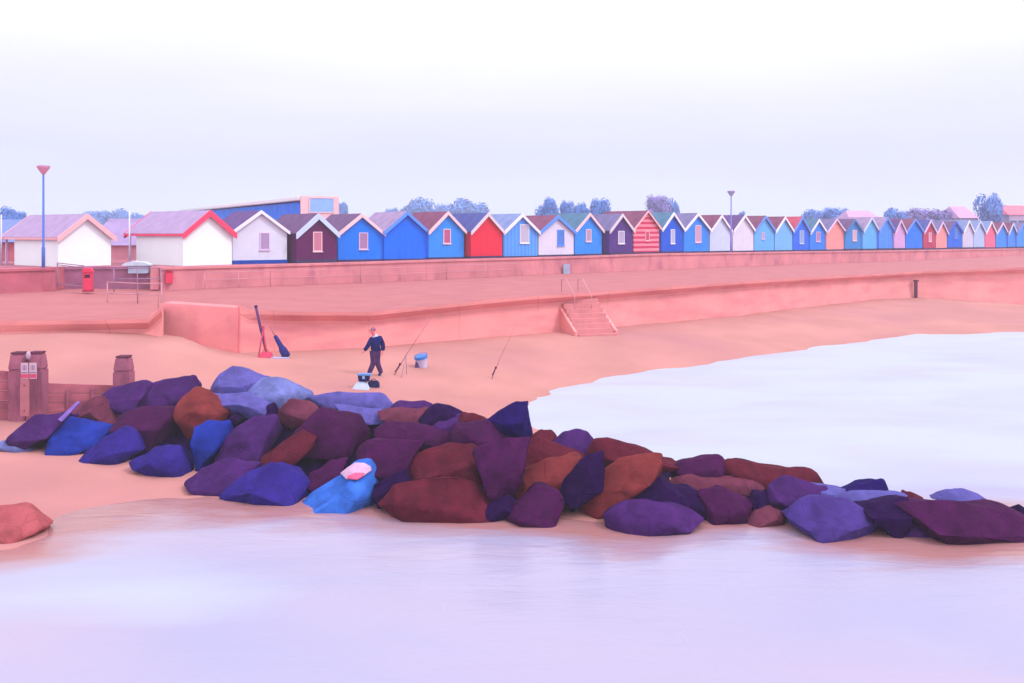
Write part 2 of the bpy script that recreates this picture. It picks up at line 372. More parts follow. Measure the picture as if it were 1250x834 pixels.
for px, Y, nm in ((68, 48.3, 'brick pier at the left end of the recess behind the railings'), (194, 48.7, 'pink end pier of the long retaining wall beside the red box')):
    mb = MB(); x = PX(px, Y); mb.box(-.16, .16, -.75, .75, 0, 1.12); o = mb.build('wall_pier', upwall if px > 100 else brickw, bevel=.02); o.location = (x, Y, 2.9); tag(o, nm, 'pier')

# steps down to the sand with handrails
st = empty('beach_steps', (PX(702, 48.7), 48.7, .70), R(22)); tag(st, 'concrete steps cut into the sea wall, leading down to the sand', 'steps')
mb = MB(); nst = 9
for k in range(nst): mb.box(-1.0, 1.0, -.28 * (k + 1), -.28 * k + (.3 if k == 0 else 0), -.6, 1.98 - k * .22)
mb.build('flight', mat('step_concrete', (240, 152, 156), f=.66, rough=.9, vary=.1, scale=2, bump=.3), st, bevel=.015)
for s_ in (-1, 1):
    mb = MB(); mb.box(min(s_ * 1.0, s_ * 1.14), max(s_ * 1.0, s_ * 1.14), -2.4, .3, -.6, .35); mb.hexa([(min(s_*1.002,s_*1.138), -2.3, .35), (max(s_*1.002,s_*1.138), -2.3, .35), (max(s_*1.002,s_*1.138), .3, .35), (min(s_*1.002,s_*1.138), .3, .35), (min(s_*1.002,s_*1.138), -2.2, .4), (max(s_*1.002,s_*1.138), -2.2, .4), (max(s_*1.002,s_*1.138), .3, 1.94), (min(s_*1.002,s_*1.138), .3, 1.94)])
    mb.build('side_wall', conc, st)
rail_m = mat('pale_rail_paint', (226, 160, 176), f=.7, rough=.4, vary=.04, bump=.03)
for x in (-.55, .35):
    mb = MB(); mb.tube([(x, .4, 1.95), (x, .4, 2.66), (x, -.1, 2.72), (x, -1.1, 1.95), (x, -1.1, 1.2)], .02); mb.build('handrail', rail_m, st, smooth=True)

# railings and guard frames on the lower promenade
def railing(name, pts, h, m, label, rails=(1.0, .55), step=1.6, r=.028, rail_name='rail'):
    rt = empty(name, pts[0]); tag(rt, label, 'railing')
    p0 = Vector(pts[0])
    for a, c in zip(pts, pts[1:]):
        a, c = Vector(a) - p0, Vector(c) - p0; n = max(1, round((c - a).length / step))
        for k in range(n + 1):
            q = a.lerp(c, k / n); mb = MB(); mb.tube([q - Vector((0, 0, .1)), q + Vector((0, 0, h))], r); mb.build('post', m, rt, smooth=True)
        for hh in rails:
            mb = MB(); mb.tube([a + Vector((0, 0, h * hh)), c + Vector((0, 0, h * hh))], r * .8); mb.build(rail_name, m, rt, smooth=True)
    return rt
grey_rail = mat('violet_rail_steel', (172, 130, 170), f=.7, rough=.45, vary=.05, bump=.03)
railing('guard_railing', [P(131, 374, 42.6), P(168, 376, 42.2), P(197, 376, 42.2)], 1.05, rail_m, 'pale steel railing on the terrace in front of the violet recess', step=1.1)
railing('guard_railing', [P(139, 354, 46.0), P(196, 353, 46.4)], 1.0, grey_rail, 'violet steel railing directly in front of the recess wall', rails=(1.0, .5), step=1.2)
railing('guard_railing', [P(70, 349, 47.3), P(103, 353, 46.6)], 1.1, grey_rail, 'violet tubular guard frame left of the red litter bin', rails=(1.0, .92, .1), step=1.4)
pts = [P(px, 0, interp(px, TY) - .55) for px in (250, 330, 440, 545, 637)]
for p_, px in zip(pts, (250, 330, 440, 545, 637)): p_.z = interp(px, UB) - .03
railing('promenade_railing', pts, .8, mat('pink_rail_paint', (226, 160, 176), f=.72, rough=.5, vary=.05, bump=.03), 'thin pink railing along the foot of the retaining wall below the huts', step=2.4, r=.02)

# red litter bin, red box, sign, panel, timber post
red = mat('red_paint', (236, 60, 100), f=.8, rough=.4, vary=.06, bump=.03)
dred = mat('dark_red_paint', (190, 40, 80), f=.7, rough=.5, vary=.05, bump=.03)
p_ = P(107.5, 355, 46.4)
t = empty('litter_bin', p_, R(12)); tag(t, 'bright red litter bin with domed lid beside the violet guard frame', 'litter bin')
mb = MB(); mb.box(-.2, .2, -.2, .2, 0, .86); mb.build('body', red, t, bevel=.03)
mb = MB(); mb.box(-.12, .12, -.215, -.195, .62, .76); mb.build('slot', mat('slot_dark', (90, 25, 60), f=.5), t)
mb = MB(); mb.prism([(-.23, .86), (.23, .86), (.23, .93), (.14, 1.08), (-.14, 1.08), (-.23, .93)], -.23, .23); mb.build('lid', red, t, bevel=.02)
mb = MB(); mb.box(-.22, .22, -.22, .22, -.05, .06); mb.build('base', dred, t, bevel=.01)
Yb = 48.75; p_ = P(210, 346, Yb - .34)
t = empty('lifebuoy_box', (PX(210, Yb), Yb - .40, p_.z), R(20)); tag(t, 'small red box fixed to the pink wall under the kiosk with red bargeboards', 'lifebuoy box')
mb = MB(); mb.box(-.17, .17, -.05, .45, 0, .56); mb.build('box', red, t, bevel=.02)
mb = MB(); mb.prism([(-.2, .56), (.2, .56), (0, .68)], -.08, .45); mb.build('lid', dred, t)
Yb = interp(691.5, TY) - .5
t = empty('notice_board', (PX(691.5, Yb), Yb, PZ(338, Yb)), R(30)); tag(t, 'small pale blue grey notice board standing against the pink retaining wall', 'sign')
mb = MB(); mb.box(-.25, .25, -.03, .03, 0, .85); mb.build('board', mat('notice_face', (172, 182, 214), f=.75, rough=.5, bump=.02), t, bevel=.01)
mb = MB(); mb.box(-.2, -.14, .035, .09, -.6, .85); mb.box(.14, .2, .035, .09, -.6, .85); mb.build('post', grey_rail, t)
Yb = 48.6
t = empty('wall_panel', (PX(168, Yb), Yb, PZ(334, Yb)), R(8)); tag(t, 'pale blue counter with curved white top fixed to the violet recess wall', 'counter')
mb = MB(); mb.box(-.46, .46, 0, .62, 0, .38); mb.build('cabinet', mat('pale_blue_panel', (196, 214, 245), f=.75, rough=.5), t, bevel=.02)
mb = MB(); mb.prism([(-.72, .38), (.6, .38), (.6, .45), (.3, .56), (-.2, .62), (-.6, .52), (-.72, .44)], -.15, .62); mb.build('top', mat('pale_top', (214, 224, 246), f=.75, rough=.5), t, bevel=.01)
Yb = 71.4; p_ = P(1118, 364, Yb)
t = empty('timber_post', p_ + Vector((0, 0, -.1))); tag(t, 'dark timber post standing alone against the far end of the sea wall', 'post')
mb = MB(); mb.tube([(0, 0, -.2), (0, 0, 1.3)], [.13, .12], 10); mb.build('shaft', mat('dark_timber', (128, 52, 92), f=.5), t, smooth=False)
mb = MB(); mb.tube([(0, 0, 1.3), (0, 0, 1.42)], [.2, .18], 10); mb.build('cap', mat('dark_timber', (128, 52, 92)), t)

# ------------------------------------------------------------------ lamp posts and poles
def lamp(px, Y, ptop, pbase, label, col, hcol):
    zb = PZ(pbase, Y); zt = PZ(ptop, Y); h = zt - zb
    t = empty('lamp_post', (PX(px, Y), Y, zb)); tag(t, label, 'lamp post', 'lamp posts on the promenade')
    mb = MB(); mb.tube([(0, 0, -.3), (0, 0, .9), (0, 0, .95), (0, 0, h - .35)], [.085, .085, .06, .045], 12); mb.build('column', mat('lamp_' + label[:9], col, f=.7, rough=.4, vary=.04, bump=.02), t, smooth=True)
    mb = MB(); mb.tube([(0, 0, h - .40), (0, 0, h - .36), (0, 0, h - .06), (0, 0, h)], [.06, .10, .31, .30], 18); mb.build('lantern', mat('lantern_' + label[:9], hcol, f=.72, rough=.35, vary=.03, bump=.02), t)
    mb = MB(); mb.tube([(0, 0, h), (0, 0, h + .05)], [.33, .22], 18); mb.build('cap', mat('lantern_cap', (196, 160, 214), f=.7, rough=.4), t)
lamp(53, 48.3, 203, 325, 'tall blue lamp post with pink inverted cone lantern beside the white kiosk', (92, 128, 226), (246, 170, 206))
lamp(892.5, 79.2, 233.5, 309, 'violet lamp post between two white beach huts', (140, 130, 225), (176, 176, 226))
for px, y0, y1, Y, r_, lb in ((158, 258, 322, 54, .04, 'thin white flagpole beside the porch of the kiosk with red bargeboards'), (1.5, 262, 304, 53, .04, 'thin pale pole at the left edge behind the white kiosk')):
    zb = 3.95; mb = MB(); mb.tube([(0, 0, 0), (0, 0, PZ(y0, Y) - zb)], [r_ * 1.2, r_], 8); o = mb.build('flagpole', mat('white_pole', (226, 226, 250), f=.78, rough=.4, vary=.02, bump=.02), smooth=True)
    o.location = (PX(px, Y), Y, zb); tag(o, lb, 'pole')

# ------------------------------------------------------------------ beach huts
TR = {'white': (236, 236, 250), 'pink': (246, 206, 214), 'paleblue': (196, 214, 250), 'grey': (222, 208, 220), 'red': (250, 70, 110), 'salmon': (250, 184, 192), 'lilac': (222, 196, 236), 'blue': (92, 150, 250), 'deepblue': (20, 90, 220), 'teal': (60, 120, 190)}
RF = {'mauve': (128, 92, 140), 'violet': (118, 84, 150), 'plum': (150, 84, 120), 'grey': (140, 128, 180), 'pale': (186, 158, 202), 'blue': (92, 100, 180), 'red': (222, 90, 120), 'teal': (96, 140, 176), 'steel': (150, 165, 220)}
def paint(c, kind='boards', c2=None, per=.14):
    return mat('hut_paint_%d_%d_%d_%s%s' % (*c, kind, '' if not c2 else '_%d' % c2[1]), c, f=.80, rough=.55, vary=.05, scale=1.5, bump=.25, bscale=30, kind=kind, rgb2=c2, period=per)
def hut(x0, x1, basepy, apex, wall, trim, roof, win=None, wcol=None, wframe='white', kind='boards', c2=None, label='', jut=0.0, ang=None, depth=4.0, eave=.60, barge=.12, per=.36, plinth=None, group='beach huts in a row on the promenade', name='beach_hut', cat='beach hut', side=None):
    pc = (x0 + x1) / 2
    Y = interp(pc, HYT) - jut; Xc = PX(pc, Y)
    if ang is None:
        d_ = 18; ya, yb = interp(pc - d_, HYT), interp(pc + d_, HYT); tx, ty = PX(pc + d_, yb) - PX(pc - d_, ya), yb - ya
        ang = min(max(math.atan2(ty, tx), R(35)), R(46))
    t_ = Vector((math.cos(ang), math.sin(ang)))
    def hit(px):                               # where the sight line of a column meets the front plane
        k = (px - CX) / F; return (k * Y - Xc) / (t_.x - k * t_.y)
    s0, s1 = hit(x0), hit(x1); w_ = s1 - s0; mid = (s0 + s1) / 2
    bx, by = Xc + t_.x * mid, Y + t_.y * mid
    zb = CZ - (basepy - HY) * by / F
    zb = max(zb, Tz(pc) - .02)
    ap = hit(apex[0]); Ya = Y + t_.y * ap; H = PZ(apex[1], Ya) - zb; H = min(max(H, 2.45), 3.3)
    rt = empty(name, (bx, by, zb), ang); tag(rt, label, cat, group)
    hw = w_ / 2 - .035; he = H * eave; ov = .10
    wm = paint(wall, kind, c2, per)
    slope = (H - .05 - he) / hw
    body = MB(); body.prism([(-hw, -.25), (hw, -.25), (hw, he), (0, H - .05), (-hw, he)], 0, depth)
    body.build('wall', wm, rt)
    rf = MB(); th = .07
    for s_ in (-1, 1):
        e = hw + ov; ze = he - slope * ov
        rf.prism([(0, H - .045), (s_ * e, ze + .005), (s_ * e, ze + th), (0, H + th - .02)], -.16, depth + .12)
    rf.build('roof', mat('roof_' + roof, RF[roof], f=.62, rough=.85, vary=.16, scale=2, bump=.35, bscale=18, kind='tiles'), rt)
    for s_ in (-1, 1):
        e = hw + ov + .02; ze = he - slope * (ov + .02); bb = barge * (1.25 if s_ < 0 else 1)
        m_ = MB(); m_.prism([(0, H + .06), (s_ * e, ze + .07), (s_ * e, ze - bb), (s_ * (e - .08), ze - bb + .02), (0, H - bb * 1.35)], -.205, -.165)
        m_.build('bargeboard', mat('trim_' + trim, TR[trim], f=.86, rough=.5, vary=.03, bump=.05), rt)
    pl = MB(); pl.box(-hw - .03, hw + .03, -.04, depth, -.3, .09); pl.build('plinth', mat('plinth_' + (plinth or 'x'), (90, 70, 120) if plinth is None else TR[plinth], f=.5), rt)
    if win:
        px0, px1, py0, py1 = win; a, c = hit(px0) - mid, hit(px1) - mid; yy = Y + t_.y * hit((px0 + px1) / 2)
        z1, z0 = PZ(py0, yy) - zb, PZ(py1, yy) - zb
        fr = MB(); b_ = .05
        fr.box(a, c, -.045, 0, z0, z0 + b_); fr.box(a, c, -.045, 0, z1 - b_, z1); fr.box(a, a + b_, -.044, 0, z0 + b_, z1 - b_); fr.box(c - b_, c, -.044, 0, z0 + b_, z1 - b_)
        wn = MB(); wn.box(a + b_ * .9, c - b_ * .9, -.022, 0, z0 + b_ * .9, z1 - b_ * .9)
        wo = wn.build('window', mat('pane_%d_%d_%d' % wcol, wcol, f=.72, rough=.25, vary=.05, bump=.02, spec=.5, kind='vstripe', rgb2=tuple(max(0, int(v * .9)) for v in wcol), period=.09), rt)
        fr.build('frame', mat('trim_' + wframe, TR[wframe], f=.86, rough=.5, vary=.03, bump=.05), wo)
        sl_ = MB(); sl_.box(a - .04, c + .04, -.08, 0, z0 - .05, z0 - .002); sl_.build('sill', mat('trim_' + wframe, TR[wframe]), wo)
    # double doors let into the boarding: joint lines and a hasp
    if hw > .8:
        dr = MB(); dh = min(1.75, he - .05); dw = min(.42, hw * .5)
        for k in (-1, 0, 1): dr.box(k * dw - .012, k * dw + .012, -.008, 0, .1, dh if not win or k else max(.3, (z0 - .08)))
        dr.box(-dw, dw, -.0085, 0, dh, dh + .03) if not win else None
        dr.build('door_trim', wm, rt)
    return rt
B1, B2, B3, B4 = (6, 128, 254), (70, 140, 250), (110, 168, 252), (8, 84, 225)
HUTS = [
 dict(x0=283, x1=351, basepy=319.5, apex=(323.4, 258), wall=(226, 228, 250), trim='white', roof='violet', win=(317, 329, 284, 305), wcol=(190, 160, 210), wframe='lilac', barge=.09, plinth='deepblue', label='white beach hut with a lilac shuttered window, next to the red edged kiosk'),
 dict(x0=361.5, x1=411.5, basepy=318.5, apex=(387, 261.5), wall=(98, 16, 90), trim='paleblue', roof='mauve', win=(382, 393, 283, 307), wcol=(222, 130, 165), wframe='pink', barge=.2, jut=.8, label='dark maroon beach hut with thick pale blue bargeboards and pink window'),
 dict(x0=412, x1=467.7, basepy=318.7, apex=(443.7, 261.7), wall=B1, trim='pink', roof='mauve', win=(438, 449, 284, 304.5), wcol=(190, 140, 190), wframe='lilac', label='bright blue beach hut with pale pink bargeboards beside the maroon hut'),
 dict(x0=468.3, x1=522, basepy=317.8, apex=(494.6, 259), wall=(3, 116, 254), trim='blue', roof='pale', label='plain bright blue beach hut with blue bargeboards and no window'),
 dict(x0=523, x1=567, basepy=315.8, apex=(545.5, 259), wall=(48, 150, 254), trim='pink', roof='plum', win=(541, 550, 279.5, 297.5), wcol=(210, 90, 150), wframe='pink', label='blue beach hut with a pink framed window, left of the scarlet hut'),
 dict(x0=574.5, x1=613.5, basepy=314.3, apex=(595, 260.7), wall=(236, 36, 70), trim='grey', roof='blue', jut=.7, label='scarlet red beach hut with pale grey bargeboards and no window'),
 dict(x0=614, x1=656.6, basepy=314.3, apex=(637.4, 261.7), wall=(92, 176, 254), trim='white', roof='steel', win=(634.5, 645.5, 274, 297), wcol=(214, 206, 236), kind='vstripe', c2=(88, 154, 252), per=.3, label='light blue vertically striped beach hut with white window, right of scarlet hut'),
 dict(x0=657, x1=700.7, basepy=312.6, apex=(682.5, 263.6), wall=(230, 224, 248), trim='blue', roof='plum', win=(680, 688.5, 280.5, 300), wcol=(70, 140, 245), wframe='blue', barge=.14, label='white beach hut with blue window and blue bargeboards'),
 dict(x0=701.3, x1=735, basepy=311.5, apex=(717, 260.7), wall=(46, 150, 254), trim='pink', roof='teal', win=(715, 721.5, 280, 295), wcol=(204, 170, 206), wframe='pink', label='blue beach hut with pink bargeboards between a white hut and a violet hut'),
 dict(x0=743.5, x1=772.7, basepy=309.8, apex=(757, 261.7), wall=(84, 46, 136), trim='grey', roof='grey', win=(754.5, 762, 282, 297.5), wcol=(196, 186, 226), jut=.6, label='dark violet beach hut with pale window beside the pink striped hut'),
 dict(x0=773, x1=805, basepy=309.2, apex=(790, 258), wall=(244, 150, 172), trim='salmon', roof='plum', kind='hstripe', c2=(216, 48, 96), per=.36, win=(787.5, 792.5, 282, 294), wcol=(214, 60, 110), wframe='salmon', barge=.06, label='beach hut with horizontal red and pink stripes'),
 dict(x0=807, x1=833.5, basepy=308.3, apex=(823, 260), wall=(3, 92, 226), trim='white', roof='teal', win=(818.5, 823.5, 280, 297.5), wcol=(200, 206, 240), label='deep blue beach hut with white bargeboards, right of the pink striped hut'),
 dict(x0=834.5, x1=865.5, basepy=308.2, apex=(850, 260.8), wall=(39, 144, 254), trim='white', roof='grey', win=(848.5, 855.5, 275, 296), wcol=(226, 170, 210), wframe='pink', label='blue beach hut with tall pink window and white trim, left of two white huts'),
 dict(x0=866.5, x1=891.5, basepy=307.7, apex=(880, 263), wall=(210, 224, 254), trim='white', roof='plum', label='bluish white beach hut left of the distant lamp post'),
 dict(x0=894.5, x1=920, basepy=307.4, apex=(907, 263), wall=(230, 226, 248), trim='white', roof='violet', label='pinkish white beach hut right of the distant lamp post'),
 dict(x0=920.5, x1=945, basepy=307, apex=(931, 264), wall=(104, 186, 254), trim='blue', roof='plum', win=(929.5, 933, 284, 292), wcol=(214, 170, 214), wframe='lilac', label='light blue beach hut with a tiny pink window, right of the white pair'),
 dict(x0=945.6, x1=967.4, basepy=306.7, apex=(957, 265), wall=(113, 200, 254), trim='white', roof='plum', kind='vstripe', c2=(128, 184, 254), per=.3, label='pale sky blue beach hut with white bargeboards and faint vertical stripes'),
 dict(x0=968, x1=987.5, basepy=306.3, apex=(978, 265), wall=(31, 112, 250), trim='blue', roof='red', win=(976, 981, 281.5, 297.5), wcol=(150, 180, 236), wframe='paleblue', label='royal blue beach hut with tall pale window and red roof side'),
 dict(x0=988.3, x1=1008, basepy=306, apex=(997, 268), wall=(42, 138, 254), trim='white', roof='teal', win=(996, 1001, 283, 295), wcol=(196, 140, 200), wframe='lilac', label='small blue beach hut with white trim directly left of a salmon hut'),
 dict(x0=1008.5, x1=1031, basepy=305.7, apex=(1020, 267.5), wall=(252, 160, 160), trim='lilac', roof='grey', barge=.09, label='large salmon pink beach hut among blue huts'),
 dict(x0=1031.5, x1=1052.5, basepy=304.8, apex=(1041, 268), wall=(51, 142, 226), trim='teal', roof='mauve', win=(1040.5, 1045.5, 281, 294), wcol=(232, 190, 216), wframe='pink', label='teal blue beach hut with pink window, right of the large salmon hut'),
 dict(x0=1053, x1=1072, basepy=304.8, apex=(1062, 265.6), wall=(96, 186, 254), trim='paleblue', roof='pale', label='light blue beach hut with pale trim, second to the right of the salmon hut'),
 dict(x0=1072.3, x1=1091, basepy=304.3, apex=(1084, 265.6), wall=(71, 164, 254), trim='blue', roof='pale', kind='vstripe', c2=(74, 134, 248), per=.3, label='mid blue vertically striped beach hut left of the lilac hut'),
 dict(x0=1091.5, x1=1105, basepy=304, apex=(1097, 269), wall=(222, 172, 230), trim='lilac', roof='violet', barge=.1, label='narrow lilac pink beach hut between two blue huts'),
 dict(x0=1105.5, x1=1126, basepy=304, apex=(1117, 267.5), wall=(10, 128, 254), trim='blue', roof='plum', label='vivid blue beach hut between the lilac hut and the crimson hut'),
 dict(x0=1127, x1=1142, basepy=304, apex=(1134, 269), wall=(196, 50, 96), trim='lilac', roof='blue', win=(1133.5, 1137, 284, 295), wcol=(228, 160, 200), wframe='pink', label='crimson beach hut with lilac bargeboards and pale window'),
 dict(x0=1142.5, x1=1156, basepy=303.8, apex=(1148.5, 271), wall=(252, 160, 162), trim='lilac', roof='grey', barge=.1, label='narrow salmon beach hut right of the crimson hut'),
 dict(x0=1156.5, x1=1174.5, basepy=303, apex=(1166, 270.5), wall=(6, 108, 240), trim='deepblue', roof='mauve', win=(1165, 1169, 278, 291), wcol=(70, 130, 215), wframe='blue', label='deep blue beach hut with blue window, right of the narrow salmon hut'),
 dict(x0=1175, x1=1188, basepy=303, apex=(1181, 269.5), wall=(214, 212, 240), trim='white', roof='steel', barge=.1, label='narrow off white beach hut near the right end of the row'),
 dict(x0=1188.3, x1=1202, basepy=302.8, apex=(1197, 270), wall=(180, 204, 248), trim='paleblue', roof='steel', barge=.1, label='narrow pale blue beach hut left of the rose red hut'),
 dict(x0=1202.5, x1=1215, basepy=303, apex=(1208.5, 270.5), wall=(252, 110, 150), trim='white', roof='steel', barge=.1, label='narrow rose red beach hut near the right end of the row'),
 dict(x0=1215.5, x1=1229.5, basepy=302.8, apex=(1223, 272), wall=(46, 148, 254), trim='lilac', roof='plum', label='blue beach hut directly right of the rose red hut'),
 dict(x0=1230, x1=1240.5, basepy=302.4, apex=(1236, 272.5), wall=(65, 162, 254), trim='paleblue', roof='plum', kind='vstripe', c2=(60, 124, 250), per=.3, label='narrow striped blue beach hut, second from the right edge'),
 dict(x0=1241, x1=1256, basepy=302.2, apex=(1249, 272.5), wall=(57, 154, 254), trim='blue', roof='grey', label='blue beach hut cut off by the right edge of the photo'),
]
for h_ in HUTS: hut(**h_)

# ------------------------------------------------------------------ the two larger white kiosks
def kiosk(x0, x1, basepy, apexpy, eavepy, Yl, ang, wl, length, porch, trim, roofc, label, thick):
    X0 = PX(x0, Yl); t_ = Vector((math.cos(ang), math.sin(ang))); k = (x1 - CX) / F
    w_ = (k * Yl - X0) / (t_.x - k * t_.y); bx, by = X0 + t_.x * w_ / 2, Yl + t_.y * w_ / 2
    zb = Tz(x0) - .01; H = PZ(apexpy, by) - zb; he = PZ(eavepy, Yl) - zb
    rt = empty('kiosk', (bx, by, zb), ang); tag(rt, label, 'kiosk', 'white kiosks at the left end of the row')
    hw = w_ / 2; wm = mat('white_render', (244, 250, 255), f=.88, cap=.88, rough=.6, vary=.03, scale=1, bump=.12, bscale=12)
    mb = MB(); mb.prism([(-hw, -.3), (hw, -.3), (hw, he), (0, H - .06), (-hw, he)], 0, length - porch); mb.build('wall', wm, rt)
    slope = (H - .06 - he) / hw; ov = .14; th = .08
    for s_ in (-1, 1):
        mb = MB(); e = hw + ov; ze = he - slope * ov
        mb.prism([(0, H - .05), (s_ * e, ze), (s_ * e, ze + th), (0, H + th)], -.2, length + .1); mb.build('roof', mat('kiosk_roof_' + roofc, RF[roofc], f=.7, rough=.85, vary=.1, scale=2, bump=.3, kind='tiles'), rt)
        for yy, nm in ((-.26, 'bargeboard'), (length + .11, 'bargeboard')):
            mb = MB(); e2 = e + .03
            mb.prism([(0, H + .1), (s_ * e2, ze + .08), (s_ * e2, ze - thick), (s_ * (e2 - .1), ze - thick + .02), (0, H - thick * 1.2)], yy, yy + .05); mb.build(nm, mat('trim_' + trim, TR[trim], f=.86, rough=.5, vary=.03, bump=.05), rt)
        mb = MB(); mb.box(min(s_ * e, s_ * (e + .04)), max(s_ * e, s_ * (e + .04)), -.2, length + .1, ze - .06, ze + .05); mb.build('fascia', mat('trim_' + trim, TR[trim]), rt)
    for s_ in (-1, 1):
        mb = MB(); mb.box(s_ * (hw - .06) - .05, s_ * (hw - .06) + .05, length - .16, length - .06, 0, he - .02); mb.build('porch_post', mat('trim_lilac', TR['lilac']), rt)
    mb = MB(); mb.box(-hw + .12, hw - .12, length - porch + .005, length - porch + .06, 0, he - .05); mb.build('porch_wall', mat('porch_brick', (206, 150, 176), f=.75, vary=.15, bump=.3), rt)
    return rt
kiosk(71, 135.5, 325, 263, 289, 50.0, R(53), 0, 5.6, 1.1, 'salmon', 'pale', 'white kiosk with salmon bargeboards beside the tall blue lamp post', .16)
kiosk(223.5, 283, 322, 258.6, 284.5, 51.3, R(50), 0, 5.6, .9, 'red', 'pale', 'white kiosk with bright red bargeboards and lilac roof', .2)

# ------------------------------------------------------------------ low buildings and pavilion behind
def low_building(px0, px1, Y, yw, yr, wallm, roofm, label, depth=7, ang=0.0, name='low_building', hipped=False, win=0, chimney=False, base=3.9, cat='building'):
    x0, x1 = PX(px0, Y), PX(px1, Y); w_ = (x1 - x0) / 2; zw, zr = PZ(yw, Y) - base, PZ(yr, Y + depth / 2) - base
    rt = empty(name, ((x0 + x1) / 2, Y, base), ang); tag(rt, label, cat)
    mb = MB(); mb.box(-w_, w_, 0, depth, -.2, zw); mb.build('wall', wallm, rt)
    i = w_ * .35 if hipped else 0
    a = [(-w_ - .25, -.3, zw - .03), (w_ + .25, -.3, zw - .03), (w_ + .25, depth + .3, zw - .03), (-w_ - .25, depth + .3, zw - .03)]
    mb = MB(); mb.v += a + [(-w_ - .25 + i, depth / 2, zr), (w_ + .25 - i, depth / 2, zr)]
    mb.f += [(0, 1, 5, 4), (2, 3, 4, 5), (0, 4, 3), (1, 2, 5), (3, 2, 1, 0)]
    rf = mb.build('roof', roofm, rt)
    if chimney:
        mb = MB(); mb.box(w_ * .4, w_ * .4 + .7, depth / 2 - .4, depth / 2 + .4, zr - .6, zr + .9); mb.build('chimney', wallm, rf)
    for k in range(win):
        xx = -w_ + (k + .5) * 2 * w_ / win; mb = MB(); mb.box(xx - .5, xx + .5, -.03, 0, zw * .45, zw * .8); wo = mb.build('window', mat('dark_glass', (90, 110, 180), f=.5, rough=.15, spec=.5), rt)
        mb = MB(); mb.box(xx - .58, xx + .58, -.06, -.03, zw * .45 - .08, zw * .45); mb.build('frame', mat('trim_white', TR['white']), wo)
    return rt
mauve_tile = mat('mauve_tiles', (172, 146, 196), f=.72, rough=.85, vary=.14, scale=1.2, bump=.3, kind='tiles')
rosewall = mat('rose_brick', (222, 144, 164), f=.8, rough=.9, vary=.12, scale=1.5, bump=.35)
low_building(108, 232, 64, 299, 267, rosewall, mauve_tile, 'low rose brick building with mauve roof seen between the two white kiosks', depth=8)
low_building(-70, 16, 60, 295, 268, brickw, mat('blue_slates', (126, 142, 206), f=.7, vary=.12, bump=.3), 'dark red brick building with blue slate roof at the left edge', depth=8)
# pavilion: long pale roof over a blue glazed side, cream end wall with one big window
Yn = 71.0
a = Vector((PX(412, Yn), Yn, 3.9)); rt = empty('pavilion', a, math.atan2(32, -17.5)); tag(rt, 'long pavilion with white roof, blue glazed side and cream end window behind the huts', 'pavilion')
Lg, Wd = 46.0, 2.6                               # local x runs away from the camera along the building, local y across it to the left
zt = PZ(240.5, Yn) - 3.9
mb = MB(); mb.box(.12, Lg, .05, Wd - .05, -.2, zt - .5); mb.build('wall', mat('pavilion_side', (120, 150, 225), f=.7), rt)
mb = MB(); mb.box(.10, Lg + .2, -.2, Wd + .3, zt - .3, zt); mb.build('roof', mat('pavilion_roof', (246, 240, 250), f=.85, rough=.6, vary=.03), rt, bevel=.05)
cream = mat('pavilion_cream', (248, 200, 206), f=.85, rough=.6, vary=.04, bump=.08)
mb = MB(); mb.box(-.12, .098, -.06, Wd + .12, -.2, zt + .03); mb.build('end_wall', cream, rt)
mb = MB(); mb.box(-.15, -.125, .36, Wd - .5, zt - 1.1, zt - .14); wo = mb.build('window', mat('pavilion_glass', (140, 184, 254), f=.9, rough=.3, spec=.5, vary=.06), rt, bevel=.01)
mb = MB(); mb.box(-.18, -.126, .28, .36, zt - 1.18, zt - .08); mb.box(-.18, -.126, Wd - .5, Wd - .42, zt - 1.18, zt - .08); mb.box(-.18, -.126, .36, Wd - .5, zt - 1.18, zt - 1.1); mb.box(-.18, -.126, .36, Wd - .5, zt - .14, zt - .08); mb.build('frame', cream, wo)
gl = mat('pavilion_blue_glass', (14, 108, 244), f=1.0, rough=.5, spec=.15, vary=.2, scale=1.2)
npan = 15
for k in range(npan):
    x0_ = .5 + k * (Lg - 1) / npan; mb = MB(); mb.box(x0_ + .04, x0_ + (Lg - 1) / npan - .04, Wd - .05, Wd + .03, 1.2, zt - .40); mb.build('window', gl, rt)

# ------------------------------------------------------------------ houses and trees behind the right end
low_building(1232, 1272, 150, 262, 251, mat('pale_house', (205, 190, 225), f=.8, vary=.08), mat('red_tiles', (250, 120, 146), f=.8, vary=.1, kind='tiles'), 'house with a rose red roof behind the huts at the right edge', depth=9, name='house', hipped=True, win=4, cat='house')
low_building(1040, 1078, 150, 270, 257.5, mat('pale_house', (205, 190, 225)), mat('lilac_tiles', (206, 156, 206), f=.8, vary=.1, kind='tiles'), 'house with a lilac pink roof behind the light blue huts', depth=9, name='house', hipped=True, win=4, chimney=False, cat='house')
low_building(1172, 1194, 160, 266, 252, mat('pale_house', (205, 190, 225)), mat('lilac_tiles', (206, 156, 206)), 'house with a steep lilac roof left of the tallest tree', depth=9, name='house', hipped=True, win=2, cat='house')

